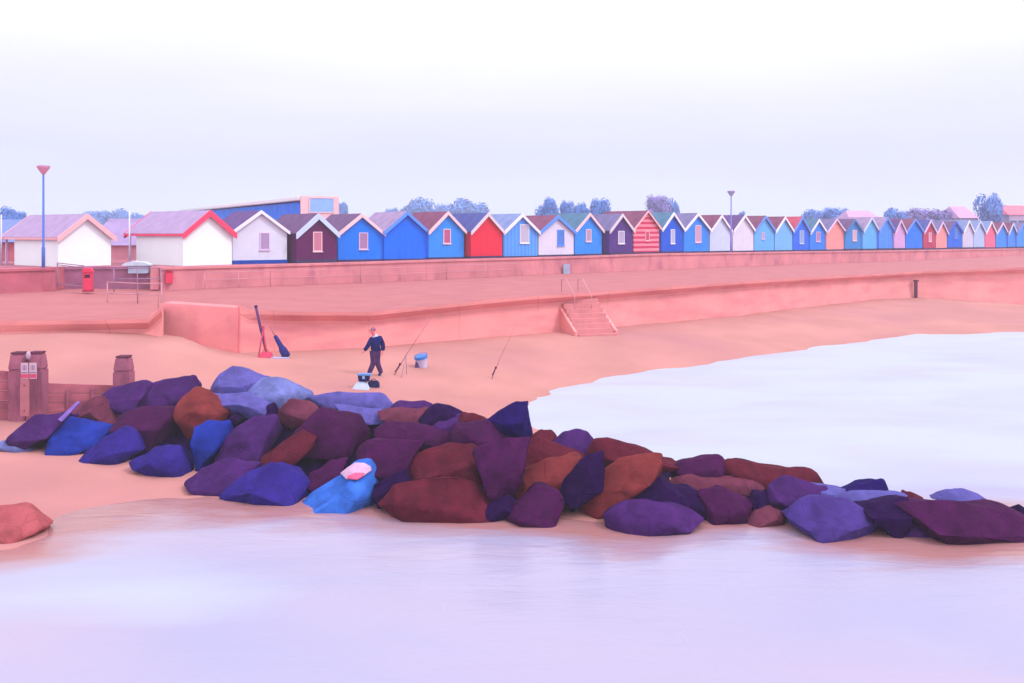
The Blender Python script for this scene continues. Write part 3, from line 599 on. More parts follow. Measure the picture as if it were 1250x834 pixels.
def crown_mesh(seed, n_clump=18, leaves=300):
    rnd = random.Random(seed); v = []; f = []
    cl = []
    for _ in range(n_clump):
        a = rnd.uniform(0, 2 * math.pi); e = rnd.uniform(-.35, 1.0); r_ = rnd.uniform(.25, .62)
        cl.append((Vector((math.cos(a) * r_ * math.cos(e * .9), math.sin(a) * r_ * math.cos(e * .9), .5 + .40 * e * rnd.uniform(.6, 1))), rnd.uniform(.22, .40)))
    cl += [(Vector((0, 0, .5)), .45), (Vector((.25, 0, .35)), .35), (Vector((-.25, .1, .35)), .35)]
    for c, r_ in cl:
        for _ in range(leaves):
            d_ = Vector((rnd.gauss(0, 1), rnd.gauss(0, 1), rnd.gauss(0, 1))).normalized(); p = c + d_ * r_ * rnd.uniform(.55, 1.04)
            if p.z < .02: continue
            nn = (d_ + Vector((rnd.uniform(-.3, .3), rnd.uniform(-.3, .3), rnd.uniform(-.2, .35)))).normalized(); u = nn.orthogonal().normalized(); q = nn.cross(u); s = rnd.uniform(.03, .075)
            i = len(v); v += [tuple(p + u * s), tuple(p + q * s * .7), tuple(p - u * s), tuple(p - q * s * .7)]; f.append((i, i + 1, i + 2, i + 3))
    me = bpy.data.meshes.new('crown'); me.from_pydata(v, [], f); return me
CROWNS = [crown_mesh(s) for s in (1, 2, 3, 4)]
leaf = mat('tree_foliage', (96, 142, 226), f=.85, rough=.8, vary=.12, scale=3, bump=0)
leafm = mat('tree_foliage_mauve', (146, 128, 206), f=.8, rough=.8, vary=.3, scale=3, bump=0)
bark = mat('tree_bark', (96, 80, 120), f=.5, rough=.9)
for c_ in CROWNS: c_.materials.append(leaf)
def tree(px, Y, wpx, ytop, label, group=None, mv=False, base=3.9):
    k = tree.k; tree.k += 1
    zt = PZ(ytop, Y) - base; w_ = wpx * Y / F
    rt = empty('tree', (PX(px, Y), Y, base), k * 1.3); tag(rt, label, 'tree', group)
    ch = max(min(zt * .75, w_ * 1.3), 2.5)
    me = CROWNS[k % 4]
    o = bpy.data.objects.new('crown', me); COL.objects.link(o); o.parent = rt; o.location = (0, 0, zt - ch); o.scale = (w_ / 1.5, w_ / 1.5, ch / 1.04)
    if mv:
        o.data = me.copy(); o.data.materials.clear(); o.data.materials.append(leafm)
    mb = MB(); mb.tube([(0, 0, -.3), (.05, 0, zt * .3), (-.05, .05, zt - ch * .5)], [w_ * .05 + .12, w_ * .035 + .08, .06], 8)
    for j in range(4):
        a_ = j * 1.6 + k; mb.tube([(0, 0, zt - ch * .8), (math.cos(a_) * w_ * .25, math.sin(a_) * w_ * .25, zt - ch * .4)], [w_ * .02 + .05, .03], 6)
    mb.build('trunk', bark, rt, smooth=True)
tree.k = 0
TREES = [
 (9, 120, 26, 255, 'rounded blue tree at the left edge above the brick building'), (24, 125, 20, 261, 'small blue tree just left of the kiosk with salmon bargeboards'),
 (118, 300, 34, 260, 'hazy tree right of the salmon edged kiosk roof'), (143, 320, 36, 258, 'hazy tree behind the thin white flagpole'), (170, 300, 26, 262, 'hazy tree left of the red edged kiosk roof'),
 (418, 260, 16, 249, 'hazy tree just right of the pavilion end window'), (478, 300, 22, 257, 'low hazy tree above the plain blue hut'),
 (512, 310, 46, 246, 'pale hazy tree above the plain bright blue hut'), (570, 310, 52, 245, 'pale hazy tree above the scarlet hut'), (541, 330, 30, 252, 'faint tree between two larger pale trees'),
 (668, 150, 29, 246, 'round blue tree above the blue windowed white hut'), (692, 155, 18, 247.5, 'small blue tree right of the round tree'), (710, 150, 24, 250, 'middle blue tree of the clump above the huts'), (733, 150, 30, 246.5, 'wide blue tree above the violet hut'),
 (802, 190, 34, 243, 'tall violet blue tree behind the deep blue hut'), (816, 195, 30, 246, 'lower violet blue tree behind the blue hut with tall pink window'),
 (906, 200, 10, 259, 'tiny hazy treetop above the pinkish white hut'),
 (993, 170, 34, 259, 'low blue tree behind the small blue hut'), (1020, 170, 38, 257, 'blue tree above the large salmon hut'),
 (1092, 165, 34, 257.5, 'low blue tree above the mid blue striped hut'), (1110, 165, 34, 257, 'mauve tree above the lilac hut'), (1135, 165, 46, 258, 'mauve blue tree above the crimson hut'), (1163, 165, 42, 259, 'low mauve tree above the deep blue hut'),
 (1208, 150, 34, 241, 'tallest tree, pale violet blue, above the rose red hut'), (1226, 155, 30, 254, 'smaller tree at the foot of the tallest tree'),
]
for i, (px, Y, w_, yt, lb) in enumerate(TREES): tree(px, Y, w_, yt, lb, 'trees behind the beach huts', mv=i in (14, 20, 21, 22))

# ------------------------------------------------------------------ rock groyne
VW = {1: (0, 410, 4.904), 2: (100, 440, 4.635), 3: (220, 440, 4.388), 4: (420, 470, 4.464), 5: (600, 480, 4.464), 6: (800, 530, 4.808), 7: (1000, 560, 5.0), 0: (0, 0, 1)}
YB = [(-20, 552), (20, 550), (100, 560), (230, 582), (300, 606), (450, 618), (560, 630), (640, 638), (760, 650), (850, 640), (930, 640), (1040, 660), (1250, 662)]
YC = [(-20, 520), (20, 508), (140, 468), (290, 452), (400, 480), (470, 487), (550, 500), (640, 497), (700, 526), (800, 555), (880, 560), (990, 576), (1060, 585), (1180, 600), (1260, 622)]
DL = [(-20, 1.5), (100, 4.0), (290, 5.5), (450, 5.0), (640, 4.0), (800, 3.0), (1000, 2.2), (1250, 1.6)]
def yfront(px): 
    zz = .45 if px < 150 else .45 * max(0, (300 - px) / 150); return (CZ - zz) * F / (interp(px, YB) - HY)
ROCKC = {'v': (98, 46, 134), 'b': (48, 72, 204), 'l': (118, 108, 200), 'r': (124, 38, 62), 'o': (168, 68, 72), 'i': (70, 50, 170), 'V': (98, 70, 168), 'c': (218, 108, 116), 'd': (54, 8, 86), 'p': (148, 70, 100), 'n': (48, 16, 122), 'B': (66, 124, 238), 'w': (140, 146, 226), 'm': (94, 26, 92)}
ROCKS = [
 (1, 'v', 'violet boulder at the left end of the pile, resting on sand', [(103,582),(215,480),(340,472),(400,480),(370,520),(300,610),(175,657),(120,620)]),
 (1, 'b', 'cobalt blue boulder on the sand second from the left end', [(295,615),(335,530),(410,505),(480,525),(640,550),(650,620),(560,665),(350,697)]),
 (1, 'p', 'dusty pink brown boulder against the groyne planks', [(430,500),(480,400),(600,370),(690,440),(740,530),(650,570),(480,560)]),
 (1, 'v', 'greyish violet slab leaning below the single groyne post', [(610,355),(700,310),(860,280),(900,300),(870,440),(720,450)]),
 (1, 'v', 'long lilac topped boulder right of the single groyne post', [(880,310),(1000,265),(1150,250),(1180,290),(1030,420),(880,450)]),
 (1, 'm', 'broad dark violet boulder in the middle of the left part of the pile', [(720,480),(900,430),(1060,440),(1070,520),(980,650),(850,670),(740,560)]),
 (1, 'i', 'indigo boulder with pointed top on sand right of the cobalt boulder', [(512,720),(600,680),(650,610),(720,560),(790,590),(860,680),(760,740),(620,752)]),
 (2, 'i', 'wedge shaped indigo blue stone on the sand', [(275,575),(410,495),(545,490),(605,640),(520,658),(400,625)]),
 (2, 'o', 'orange brown rounded boulder standing out among the violet ones', [(545,310),(570,230),(640,170),(700,200),(820,230),(870,270),(800,335),(680,370),(620,395),(560,360)]),
 (2, 'd', 'small dark stone right of the orange brown boulder', [(815,330),(880,285),(915,310),(890,350),(840,358)]),
 (2, 'b', 'upright blue slab below the orange brown boulder', [(640,385),(720,350),(825,355),(830,430),(770,480),(745,570),(665,600)]),
 (2, 'v', 'large purple boulder right of the upright blue slab', [(770,480),(840,400),(960,320),(1090,320),(1095,400),(1050,490),(910,570),(770,560)]),
 (2, 'v', 'flattened lavender purple oval stone at the water line left of the indigo wedge', [(605,690),(690,610),(840,570),(980,595),(920,680),(830,745),(700,735)]),
 (3, 'i', 'indigo wedge boulder at the water line left of the bright blue one', [(245,725),(400,590),(490,560),(600,600),(680,660),(670,720),(600,760),(430,745)]),
 (3, 'l', 'big lavender boulder on the crest, highest of the pile', [(185,155),(225,75),(285,42),(370,65),(470,95),(440,180),(350,180),(200,185)]),
 (3, 'w', 'pale blue boulder on the crest right of the highest one', [(365,170),(440,100),(530,88),(620,130),(690,185),(600,240),(480,215),(380,200)]),
 (3, 'l', 'bluish slab beneath the two crest boulders', [(140,190),(350,180),(480,215),(500,250),(430,295),(300,300)]),
 (3, 'd', 'small dark stone under the pale blue crest boulder', [(435,290),(455,240),(500,235),(530,290),(510,310)]),
 (3, 'p', 'brown violet rounded boulder below the pale blue crest boulder', [(530,270),(600,215),(690,225),(730,260),(680,350),(600,370),(540,330)]),
 (3, 'm', 'very large dark plum boulder in the middle of the pile', [(560,470),(640,370),(760,270),(940,300),(990,380),(980,430),(840,490),(700,480)]),
 (3, 'r', 'dark red wedge boulder above the indigo water line wedge', [(430,560),(460,510),(640,380),(720,420),(600,520),(540,580)]),
 (3, 'm', 'small plum stone left of the bright blue boulder', [(685,660),(700,610),(800,540),(890,530),(860,600),(760,690)]),
 (3, 'B', 'bright blue tent shaped boulder at the water line under the pink sheet', [(660,770),(790,650),(930,556),(1000,560),(1030,590),(1065,775),(900,790)]),
 (3, 'l', 'flat topped lavender slab under the white cloth and tackle box', [(690,190),(880,180),(1070,185),(1135,240),(1090,270),(860,260),(730,240)]),
 (3, 'l', 'sloping lilac slab in front of the flat topped lavender slab', [(840,240),(960,250),(1140,290),(1200,320),(1160,345),(1050,350),(950,290)]),
 (4, 'v', 'violet flat boulder on the crest right of the lavender slabs', [(255,125),(300,90),(420,92),(475,110),(430,150),(300,150)]),
 (4, 'p', 'brown boulder beneath the violet flat crest boulder', [(190,145),(270,130),(450,125),(410,210),(330,220),(240,190)]),
 (4, 'd', 'dark humped boulder on the crest behind the middle of the pile', [(410,190),(480,110),(540,108),(635,150),(560,190),(460,220)]),
 (4, 'v', 'lilac stone in front of the dark humped crest boulder', [(450,235),(540,170),(640,160),(620,215),(590,250),(500,250)]),
 (4, 'r', 'reddish crest boulder left of the dark pointed boulder', [(630,190),(650,150),(710,155),(770,185),(740,230),(650,240)]),
 (4, 'n', 'dark indigo pointed boulder sticking up against the surf', [(790,190),(860,140),(940,105),(995,100),(1015,180),(1020,290),(940,290),(860,240)]),
 (4, 'm', 'wide dark violet boulder below the lilac slabs', [(170,240),(230,195),(420,225),(590,270),(600,320),(440,330),(330,310),(180,300)]),
 (4, 'm', 'plum boulder below and left of the dark pointed boulder', [(585,270),(610,215),(700,200),(800,200),(900,260),(880,300),(720,365),(600,320)]),
 (4, 'm', 'flat topped dark purple boulder right of the bright blue boulder', [(85,360),(140,305),(420,315),(400,350),(350,490),(200,580),(150,440)]),
 (4, 'r', 'big red brown boulder in the second tier right of the bright blue boulder', [(360,430),(420,385),(560,340),(690,345),(760,430),(795,500),(790,560),(660,550),(480,565),(370,510)]),
 (4, 'm', 'steep dark boulder right of the big red brown one', [(720,370),(880,295),(1000,300),(970,430),(910,570),(820,640),(780,590),(790,470)]),
 (4, 'r', 'long dark red boulder at the water line in the middle of the pile', [(210,650),(290,535),(400,560),(520,555),(600,500),(700,510),(790,590),(870,680),(850,715),(650,722),(430,700),(300,690)]),
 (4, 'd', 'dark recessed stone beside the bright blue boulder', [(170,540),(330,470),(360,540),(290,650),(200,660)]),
 (5, 'r', 'small reddish dome on the crest right of the dark pointed boulder', [(220,240),(270,205),(320,205),(360,240),(340,275),(240,270)]),
 (5, 'v', 'violet dome shaped boulder on the crest against the surf', [(350,265),(400,220),(460,200),(520,220),(575,290),(520,340),(440,330)]),
 (5, 'r', 'red brown boulder below the small reddish dome', [(165,370),(180,280),(260,250),(360,270),(480,340),(400,390),(240,400)]),
 (5, 'o', 'rusty boulder with rounded left end in the second tier', [(100,500),(160,420),(330,370),(480,350),(420,430),(380,530),(260,530),(130,550)]),
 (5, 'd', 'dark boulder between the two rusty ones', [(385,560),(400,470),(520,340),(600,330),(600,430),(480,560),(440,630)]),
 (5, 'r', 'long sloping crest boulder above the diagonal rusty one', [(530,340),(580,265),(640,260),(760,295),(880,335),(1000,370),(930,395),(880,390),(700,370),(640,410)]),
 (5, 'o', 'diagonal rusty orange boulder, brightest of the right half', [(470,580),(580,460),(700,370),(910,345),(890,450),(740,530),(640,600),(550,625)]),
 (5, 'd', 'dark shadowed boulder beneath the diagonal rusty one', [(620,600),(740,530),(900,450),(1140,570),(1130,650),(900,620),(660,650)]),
 (5, 'm', 'rounded plum boulder at the water line below the rusty ones', [(50,670),(130,590),(240,520),(350,540),(380,600),(340,690),(270,712),(160,705)]),
 (5, 'v', 'violet oblong boulder at the water line right of the rounded plum one', [(630,670),(680,630),(850,590),(950,600),(1080,640),(1130,690),(960,730),(770,758),(660,740)]),
 (5, 'd', 'low dark boulder at the water line left of the rounded plum one', [(-40,620),(80,560),(130,600),(60,690),(-30,680)]),
 (6, 'm', 'brownish violet boulder on the crest left of the long red violet one', [(90,190),(180,150),(370,130),(405,160),(400,235),(250,260),(120,280),(100,220)]),
 (6, 'r', 'long red violet boulder on the crest of the right part', [(395,240),(420,160),(500,138),(560,150),(660,190),(790,210),(890,215),(970,290),(800,290),(650,290),(500,260)]),
 (6, 'p', 'flat reddish ledge stone below the long red violet crest boulder', [(110,290),(230,235),(390,230),(600,265),(660,310),(610,345),(500,330),(400,315),(240,335)]),
 (6, 'm', 'squarish plum block at the water line under the flat reddish ledge', [(265,345),(400,325),(500,370),(555,420),(540,490),(400,512),(260,500)]),
 (6, 'd', 'dark boulder left of the squarish plum block', [(40,300),(200,320),(275,350),(270,490),(120,430),(20,390)]),
 (6, 'p', 'small reddish brown stone at the water line in the right part', [(530,515),(600,460),(690,432),(745,470),(755,525),(680,540)]),
 (6, 'v', 'rounded violet boulder above the big lavender one', [(655,390),(670,300),(760,265),(860,275),(990,310),(1000,350),(880,380),(790,430),(700,450)]),
 (6, 'V', 'big lavender violet boulder at the water line in the right part', [(775,480),(830,420),(930,385),(1110,378),(1180,420),(1290,500),(1210,610),(1000,615),(900,570),(800,530)]),
 (6, 'l', 'low lilac stone at the surf behind the rounded violet boulder', [(870,290),(1000,300),(1110,320),(1050,365),(960,370)]),
 (6, 'd', 'dark stone between the squarish plum block and the rounded violet boulder', [(545,400),(600,350),(660,340),(700,440),(600,460)]),
 (7, 'n', 'dark slate boulder on the crest near the right end', [(150,190),(250,150),(375,127),(408,190),(300,210)]),
 (7, 'l', 'flat lavender slab below the dark slate crest boulder', [(110,240),(210,195),(400,190),(525,225),(500,265),(430,305),(330,305),(220,280)]),
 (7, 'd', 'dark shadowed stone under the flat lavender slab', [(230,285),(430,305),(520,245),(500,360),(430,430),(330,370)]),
 (7, 'r', 'small red violet tip between the flat slab and the last big boulder', [(525,235),(560,212),(620,240),(580,270),(520,260)]),
 (7, 'm', 'last big plum boulder, at the right edge of the photo', [(500,290),(540,255),(700,255),(880,275),(1030,300),(1150,325),(1260,370),(1300,420),(1260,490),(1000,500),(760,495),(620,430)]),
 (7, 'v', 'smaller plum stone tucked left of the last big boulder', [(430,460),(500,350),(600,360),(700,460),(620,478),(490,478)]),
 (7, 'l', 'lavender blue stone behind the last big boulder, in the surf', [(710,245),(790,205),(880,190),(960,215),(1045,270),(1000,295),(880,275)]),
 (0, 'c', 'low flat coral red boulder alone at the left edge of the water', [(-18,640),(-8,622),(15,619),(36,623),(50,643),(30,656),(-10,661)]),
 (0, 'w', 'flat pale blue stone lying on the sand at the left edge', [(-6,540),(10,538),(24,542),(38,549),(30,553),(14,549),(-4,545)]),
]
def rock_mat(key):
    nm = 'rock_' + key
    if nm in _mats: return _mats[nm]
    c = ROCKC[key]
    dark = tuple(int(v * .72) for v in c)
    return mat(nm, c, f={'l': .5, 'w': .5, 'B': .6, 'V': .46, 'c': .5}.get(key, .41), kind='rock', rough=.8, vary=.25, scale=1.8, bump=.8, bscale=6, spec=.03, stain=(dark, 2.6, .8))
def make_rock(i, view, key, label, pts):
    ox, oy, s = VW[view]; poly = [(ox + x / s, oy + y / s) for x, y in pts]
    xs_ = [p[0] for p in poly]; ys_ = [p[1] for p in poly]; cx_, cy_ = sum(xs_) / len(xs_), sum(ys_) / len(ys_); poly = [(cx_ + (x - cx_) * 1.12, cy_ + (y - cy_) * 1.13) for x, y in poly]; xs_ = [p[0] for p in poly]; ys_ = [p[1] for p in poly]; wpx, hpx = max(xs_) - min(xs_), max(ys_) - min(ys_)
    bot = max(ys_); yb, yc = interp(cx_, YB), interp(cx_, YC)
    q = min(max((yb - bot) / max(1, yb - yc), 0), 1)
    if i == len(ROCKS) - 2: Yb = 5.66 * F / (655 - HY); q = 0
    elif i == len(ROCKS) - 1: Yb = 5.25 * F / (552 - HY); q = 0
    else: Yb = yfront(cx_) + interp(cx_, DL) * q
    if q < .10:                               # resting on the beach: find where the foot meets the ground
        for Yt in np.arange(Yb - 2.5, Yb + 1.3, .1):
            if PZ(bot, Yt) <= max(gz(PX(cx_, Yt), Yt), -.02): Yb = float(Yt); break
    Yb += {0: .5, 2: 1.5, 3: 1.2, 4: 1.2, 5: 1.3, 8: .2, 10: .5, 11: .3}.get(i, 0)
    d_ = min(.5 * min(wpx, 1.7 * hpx), .62 * max(wpx, hpx)) * Yb / F; d_ = max(.4, min(d_ * 1.15, 1.15))
    if key == 'w' and view == 0: d_ = .25
    Y = Yb + d_ * .6
    rnd = random.Random(100 + i); bm = bmesh.new(); base = P(cx_, bot, Y)
    def add(px, py, dy): bm.verts.new(P(px, py, Y) * ((Y + dy) / Y) * 1.0 - Vector((0, 0, CZ)) * ((Y + dy) / Y) + Vector((0, 0, CZ)) - base if False else (P(px, py, Y) + Vector((0, dy, 0)) - base))
    for px, py in poly: add(px, py, rnd.uniform(-.1, .1) * d_)
    st_k = rnd.randrange(2)
    for px, py in (poly[st_k::2] if len(poly) > 6 else poly):                       # front facets, pushed towards the viewer and dropped a little
        k = rnd.uniform(.62, .92); add(cx_ + (px - cx_) * k, cy_ + hpx * rnd.uniform(.10, .26) + (py - cy_) * k * .8, -d_ * rnd.uniform(.45, 1.0))
    for px, py in poly:
        k = rnd.uniform(.7, .95); add(cx_ + (px - cx_) * k, cy_ + hpx * .10 + (py - cy_) * k, d_ * rnd.uniform(.7, 1.1))
    if q < .25:                               # bedded into sand or water
        for px, py in poly:
            if py > cy_: add(cx_ + (px - cx_) * .78, py + hpx * .08, d_ * .5)
    r_ = bmesh.ops.convex_hull(bm, input=list(bm.verts)); bmesh.ops.delete(bm, geom=list({g for g in r_['geom_interior'] + r_['geom_unused'] if isinstance(g, bmesh.types.BMVert)}), context='VERTS')
    bmesh.ops.dissolve_limit(bm, angle_limit=R(12), verts=bm.verts, edges=bm.edges)
    bmesh.ops.bevel(bm, geom=list(bm.edges), offset=.045 * max(wpx, hpx) * Y / F, segments=2, profile=.6, affect='EDGES', clamp_overlap=True)
    bmesh.ops.triangulate(bm, faces=bm.faces)
    for _ in range(3):
        lim = max(.10, .07 * max(wpx, hpx) * Y / F); le = [e for e in bm.edges if e.calc_length() > lim * 1.4]
        if le: bmesh.ops.subdivide_edges(bm, edges=le, cuts=1); bmesh.ops.triangulate(bm, faces=[f for f in bm.faces if len(f.verts) > 3])
    bm.normal_update(); sz = max(wpx, hpx) * Y / F; off = Vector((i * 7.3, i * 3.1, 0))
    for v in bm.verts:
        n_ = noise.noise(v.co * (1.6 / max(sz, .4)) * 1.6 + off) * .06 * sz + noise.noise(v.co * 5.5 + off) * .022 + noise.noise(v.co * 14 + off) * .006
        v.co += v.normal * n_
    me = bpy.data.meshes.new('boulder'); bm.to_mesh(me); bm.free(); me.shade_smooth()
    try: me.set_sharp_from_angle(angle=R(38))
    except Exception: pass
    o = link('boulder', me, rock_mat(key)); o.location = base; tag(o, label, 'boulder', 'boulders of the rock groyne')
    return o
rocks = [make_rock(i, *r_) for i, r_ in enumerate(ROCKS)]
del rocks[-1]['group']; del rocks[-2]['group']

# mound added under the boulders, coloured dark for the shade in their gaps
mb = MB(); st_ = list(range(70, 1281, 11))
for px in st_:
    Yf = yfront(px); D = interp(px, DL); Yc = Yf + D; zc = PZ(interp(px, YC), Yc)
    for k, (yy, zz) in enumerate(((Yf + 1.3, -.4), (Yf + 1.6, .2), (Yf + .5 * D + .9, zc * .58 - .15), (Yf + D + .5, zc - .6), (Yf + D + 1.4, zc * .45 - .3), (Yf + D + 2.4, -.5))):
        mb.v.append((PX(px, Yf + D * .5) + random.uniform(-.05, .05), yy + random.uniform(-.1, .1), min(zz, 1.4) + random.uniform(-.1, .08)))
for k in range(len(st_) - 1):
    for j in range(5): mb.f.append((k * 6 + j, k * 6 + j + 1, k * 6 + 7 + j, k * 6 + 6 + j))
tag(mb.build('gap_shade_mound', mat('gap_shade_dark', (46, 8, 78), f=.35, spec=.02, rough=.9, vary=.4, scale=2.5, bump=.8, bscale=4)), kind='structure')

# ------------------------------------------------------------------ timber groyne at the left
tim = mat('groyne_timber', (172, 98, 124), f=.74, rough=.9, vary=.2, scale=2.0, bump=.5, bscale=14, stain=((120, 62, 96), 1.5, .7, (3, 3, .6)))
timd = mat('groyne_timber_top', (120, 58, 88), f=.6, rough=.9, vary=.2, scale=3, bump=.5)
plk = mat('groyne_plank', (192, 106, 124), f=.72, rough=.9, vary=.18, scale=2.0, bump=.4, bscale=10, stain=((140, 76, 106), 1.2, .7, (.6, 3, 3)))
def groyne_post(px0, px1, ytop, ybase, Y, label, sign=False):
    w_ = (px1 - px0) * Y / F / 2; zt, zb = PZ(ytop, Y), PZ(ybase, Y); h = zt - zb; c = (px0 + px1) / 2
    rt = empty('groyne_post', (PX(c, Y), Y, zb)); tag(rt, label, 'groyne post')
    mb = MB()
    def ring(z, k): return [(-w_ * k, -w_ * k, z), (w_ * k, -w_ * k, z), (w_ * k, w_ * k, z), (-w_ * k, w_ * k, z)]
    sh_ = h * .74
    mb.hexa(ring(-.8, 1) + ring(sh_, .97)); mb.hexa(ring(sh_ + .002, .96) + ring(h - .05, .74)); mb.build('shaft', tim, rt, bevel=.03)
    mb = MB(); mb.hexa(ring(h - .05, .76) + ring(h, .72)); mb.build('cap', timd, rt, bevel=.012)
    return rt
Yp = 27.6
groyne_post(13.5, 34, 429.5, 512, Yp + .1, 'left post of the sign bearing pair of groyne posts')
groyne_post(35.5, 55.5, 429, 510, Yp + .15, 'right post of the sign bearing pair of groyne posts')
groyne_post(141, 161.5, 434, 505, 28.6, 'single thick groyne post rising behind the violet boulders')
sgw = mat('sign_white', (226, 190, 212), f=.7, rough=.5, vary=.04, bump=.02); sgr = mat('sign_red', (232, 84, 122), f=.7, rough=.5, vary=.04, bump=.02); sgg = mat('sign_grey', (160, 132, 176), f=.6, rough=.5, bump=.02)
for px, lb in ((30, 'white warning plate with red band on the left groyne post'), (40.3, 'white warning plate with red band on the right groyne post')):
    Ys = Yp - .36; rt = empty('warning_sign', (PX(px, Ys), Ys, PZ(462.5, Ys))); tag(rt, lb, 'sign', 'warning plates on the groyne posts')
    hw = 4.4 * Ys / F; hh = 19.5 * Ys / F
    mb = MB(); mb.box(-hw, hw, -.012, .012, 0, hh); mb.build('plate', sgw, rt)
    mb = MB(); mb.box(-hw * .96, hw * .96, -.018, -.0125, hh * .06, hh * .30); mb.build('red_band', sgr, rt)
    mb = MB(); mb.tube([(0, -.0125, hh * .70), (0, -.018, hh * .70)], hw * .62, 20); ro = mb.build('pictogram', sgg, rt)
    mb = MB(); mb.tube([(0, -.0185, hh * .70), (0, -.021, hh * .70)], hw * .46, 20); mb.build('disc', sgw, ro)
    mb = MB(); mb.box(-hw * .14, hw * .14, -.024, -.0215, hh * .60, hh * .80); mb.build('figure', sgg, ro)
    mb = MB(); mb.box(-hw * .9, hw * .9, -.018, -.0125, hh * .36, hh * .42); mb.build('line', sgg, rt)
rt = empty('sign_board', (PX(30.2, Yp - .36), Yp - .36, PZ(508, Yp - .36))); tag(rt, 'pale upright plank fixed to the pair of groyne posts below the warning plates', 'plank')
mb = MB(); mb.box(-.12, .12, -.02, .02, 0, 45 * (Yp - .36) / F); mb.build('plank', mat('pale_plank', (206, 126, 140), f=.66, vary=.12, bump=.3), rt)
mb = MB(); 
for z in (.15, .85): mb.tube([(0, -.02, z), (0, -.035, z)], .02, 8)
mb.build('bolt', timd, rt)
rt = empty('buoy_marker', (PX(34.6, Yp - .15), Yp - .15, PZ(442, Yp - .15))); tag(rt, 'small pale round marker wedged between the tops of the paired posts', 'marker')
mb = MB(); mb.tube([(0, 0, -.1), (0, 0, .12)], .03, 8); mb.build('stem', timd, rt)
blob('ball', (0, 0, .18), (.065, .065, .12), mat('pale_marker', (216, 178, 206), f=.7, rough=.4), rt)
def planks(px0, px1, y0a, y0b, ybase, Y0, Y1, n, label):
    a = Vector((PX(px0, Y0), Y0)); c = Vector((PX(px1, Y1), Y1)); t_ = c - a; Lg = t_.length
    zt0, zt1 = PZ(y0a, Y0), PZ(y0b, Y1); zb = PZ(ybase, Y0) - .4
    rt = empty('groyne_fence', (a.x, a.y, zb), math.atan2(t_.y, t_.x)); tag(rt, label, 'groyne fence')
    for k in range(n):
        z0, z1 = k / n, (k + 1) / n - .012; h0, h1 = zt0 - zb, zt1 - zb; mb = MB()
        mb.hexa([(0, -.05, z0 * h0), (Lg, -.05, z0 * h1), (Lg, .05, z0 * h1), (0, .05, z0 * h0), (0, -.05, z1 * h0), (Lg, -.05, z1 * h1), (Lg, .05, z1 * h1), (0, .05, z1 * h0)]); mb.build('plank', plk, rt, bevel=.008)
    for k in range(1, 3 if Lg > 1.5 else 1):
        x = Lg * k / 3; mb = MB(); mb.box(x - .05, x + .05, -.12, -.052, 0, (zt1 - zb) * .97); mb.build('upright', tim, rt)
planks(52, 142, 467, 470, 510, 27.9, 28.9, 5, 'plank fence of the timber groyne between the paired posts and single post')
planks(-60, 15, 446, 453, 512, 27.1, 27.7, 6, 'higher plank fence of the timber groyne left of the paired posts')

# ------------------------------------------------------------------ driftwood plank, pink sheet
Y = yfront(86) + 1.2; a, c = P(74, 513, Y), P(96, 491, Y + .5)
mb = MB(); d_ = c - a; n_ = d_.cross(Vector((0, 1, 0))).normalized() * .055; f_ = Vector((0, .05, 0))
mb.hexa([a - n_ - f_, a + n_ - f_, a + n_ + f_, a - n_ + f_, c - n_ * .6 - f_, c + n_ * .6 - f_, c + n_ * .6 + f_, c - n_ * .6 + f_])
o = mb.build('driftwood_plank', mat('driftwood', (140, 104, 196), f=.62, rough=.85, vary=.2, bump=.4)); tag(o, 'short violet plank leaning over the cobalt blue boulder', 'driftwood'); rebase(o, a)
ro = rocks[22]
sheet = [(865, 612), (905, 582), (940, 556), (985, 558), (1012, 572), (1018, 594), (985, 622), (950, 652), (898, 642)]
# drape the sheet on the blue boulder's surface
from mathutils.bvhtree import BVHTree
def drape(name, px_poly, target, m, label, cat, part=None):
    bm = bmesh.new(); bm.from_mesh(target.data); bv = BVHTree.FromBMesh(bm); bm.free()
    eye = Vector((0, 0, CZ)) - target.location
    cx_ = sum(p[0] for p in px_poly) / len(px_poly); cy_ = sum(p[1] for p in px_poly) / len(px_poly); mb = MB(); rings = 5; n = len(px_poly)
    def cast(px, py):
        d_ = (P(px, py, 10) - Vector((0, 0, CZ))).normalized(); h = bv.ray_cast(eye, d_)
        if h[0] is None:
            h = bv.find_nearest(eye + d_ * (target.location.y / d_.y))
        return h[0] + h[1] * .055
    for lay in (0, 1):
        for r_ in range(rings + 1):
            for p in px_poly:
                k = r_ / rings; q = cast(cx_ + (p[0] - cx_) * max(k, .02), cy_ + (p[1] - cy_) * max(k, .02)); q = q + Vector((0, .012, -.012)) * lay; mb.v.append(tuple(q))
    base = n * (rings + 1)
    for lay in (0, 1):
        for r_ in range(rings):
            for j in range(n): mb.f.append(tuple(lay * base + v for v in (r_ * n + j, r_ * n + (j + 1) % n, (r_ + 1) * n + (j + 1) % n, (r_ + 1) * n + j)))
    for j in range(n): mb.f.append((rings * n + j, rings * n + (j + 1) % n, base + rings * n + (j + 1) % n, base + rings * n + j))
    o = mb.build(name, m, smooth=True); o.location = target.location
    return o
pp = [(220 + x / 4.388, 440 + y / 4.388) for x, y in sheet]
sh_o = drape('sheet', pp, ro, mat('pale_pink_sheet', (216, 170, 206), f=.74, rough=.8, vary=.12, scale=6, bump=.2), '', ''); tag(sh_o, 'crumpled pale pink sheet draped over the tip of the bright blue boulder', 'cloth')
pr = [(220 + x / 4.388, 440 + y / 4.388) for x, y in [(905, 628), (940, 612), (985, 612), (975, 632), (950, 650), (905, 642)]]
o2 = drape('red_patch', pr, ro, mat('sheet_red', (250, 96, 140), f=.74, rough=.8, vary=.08), '', '')
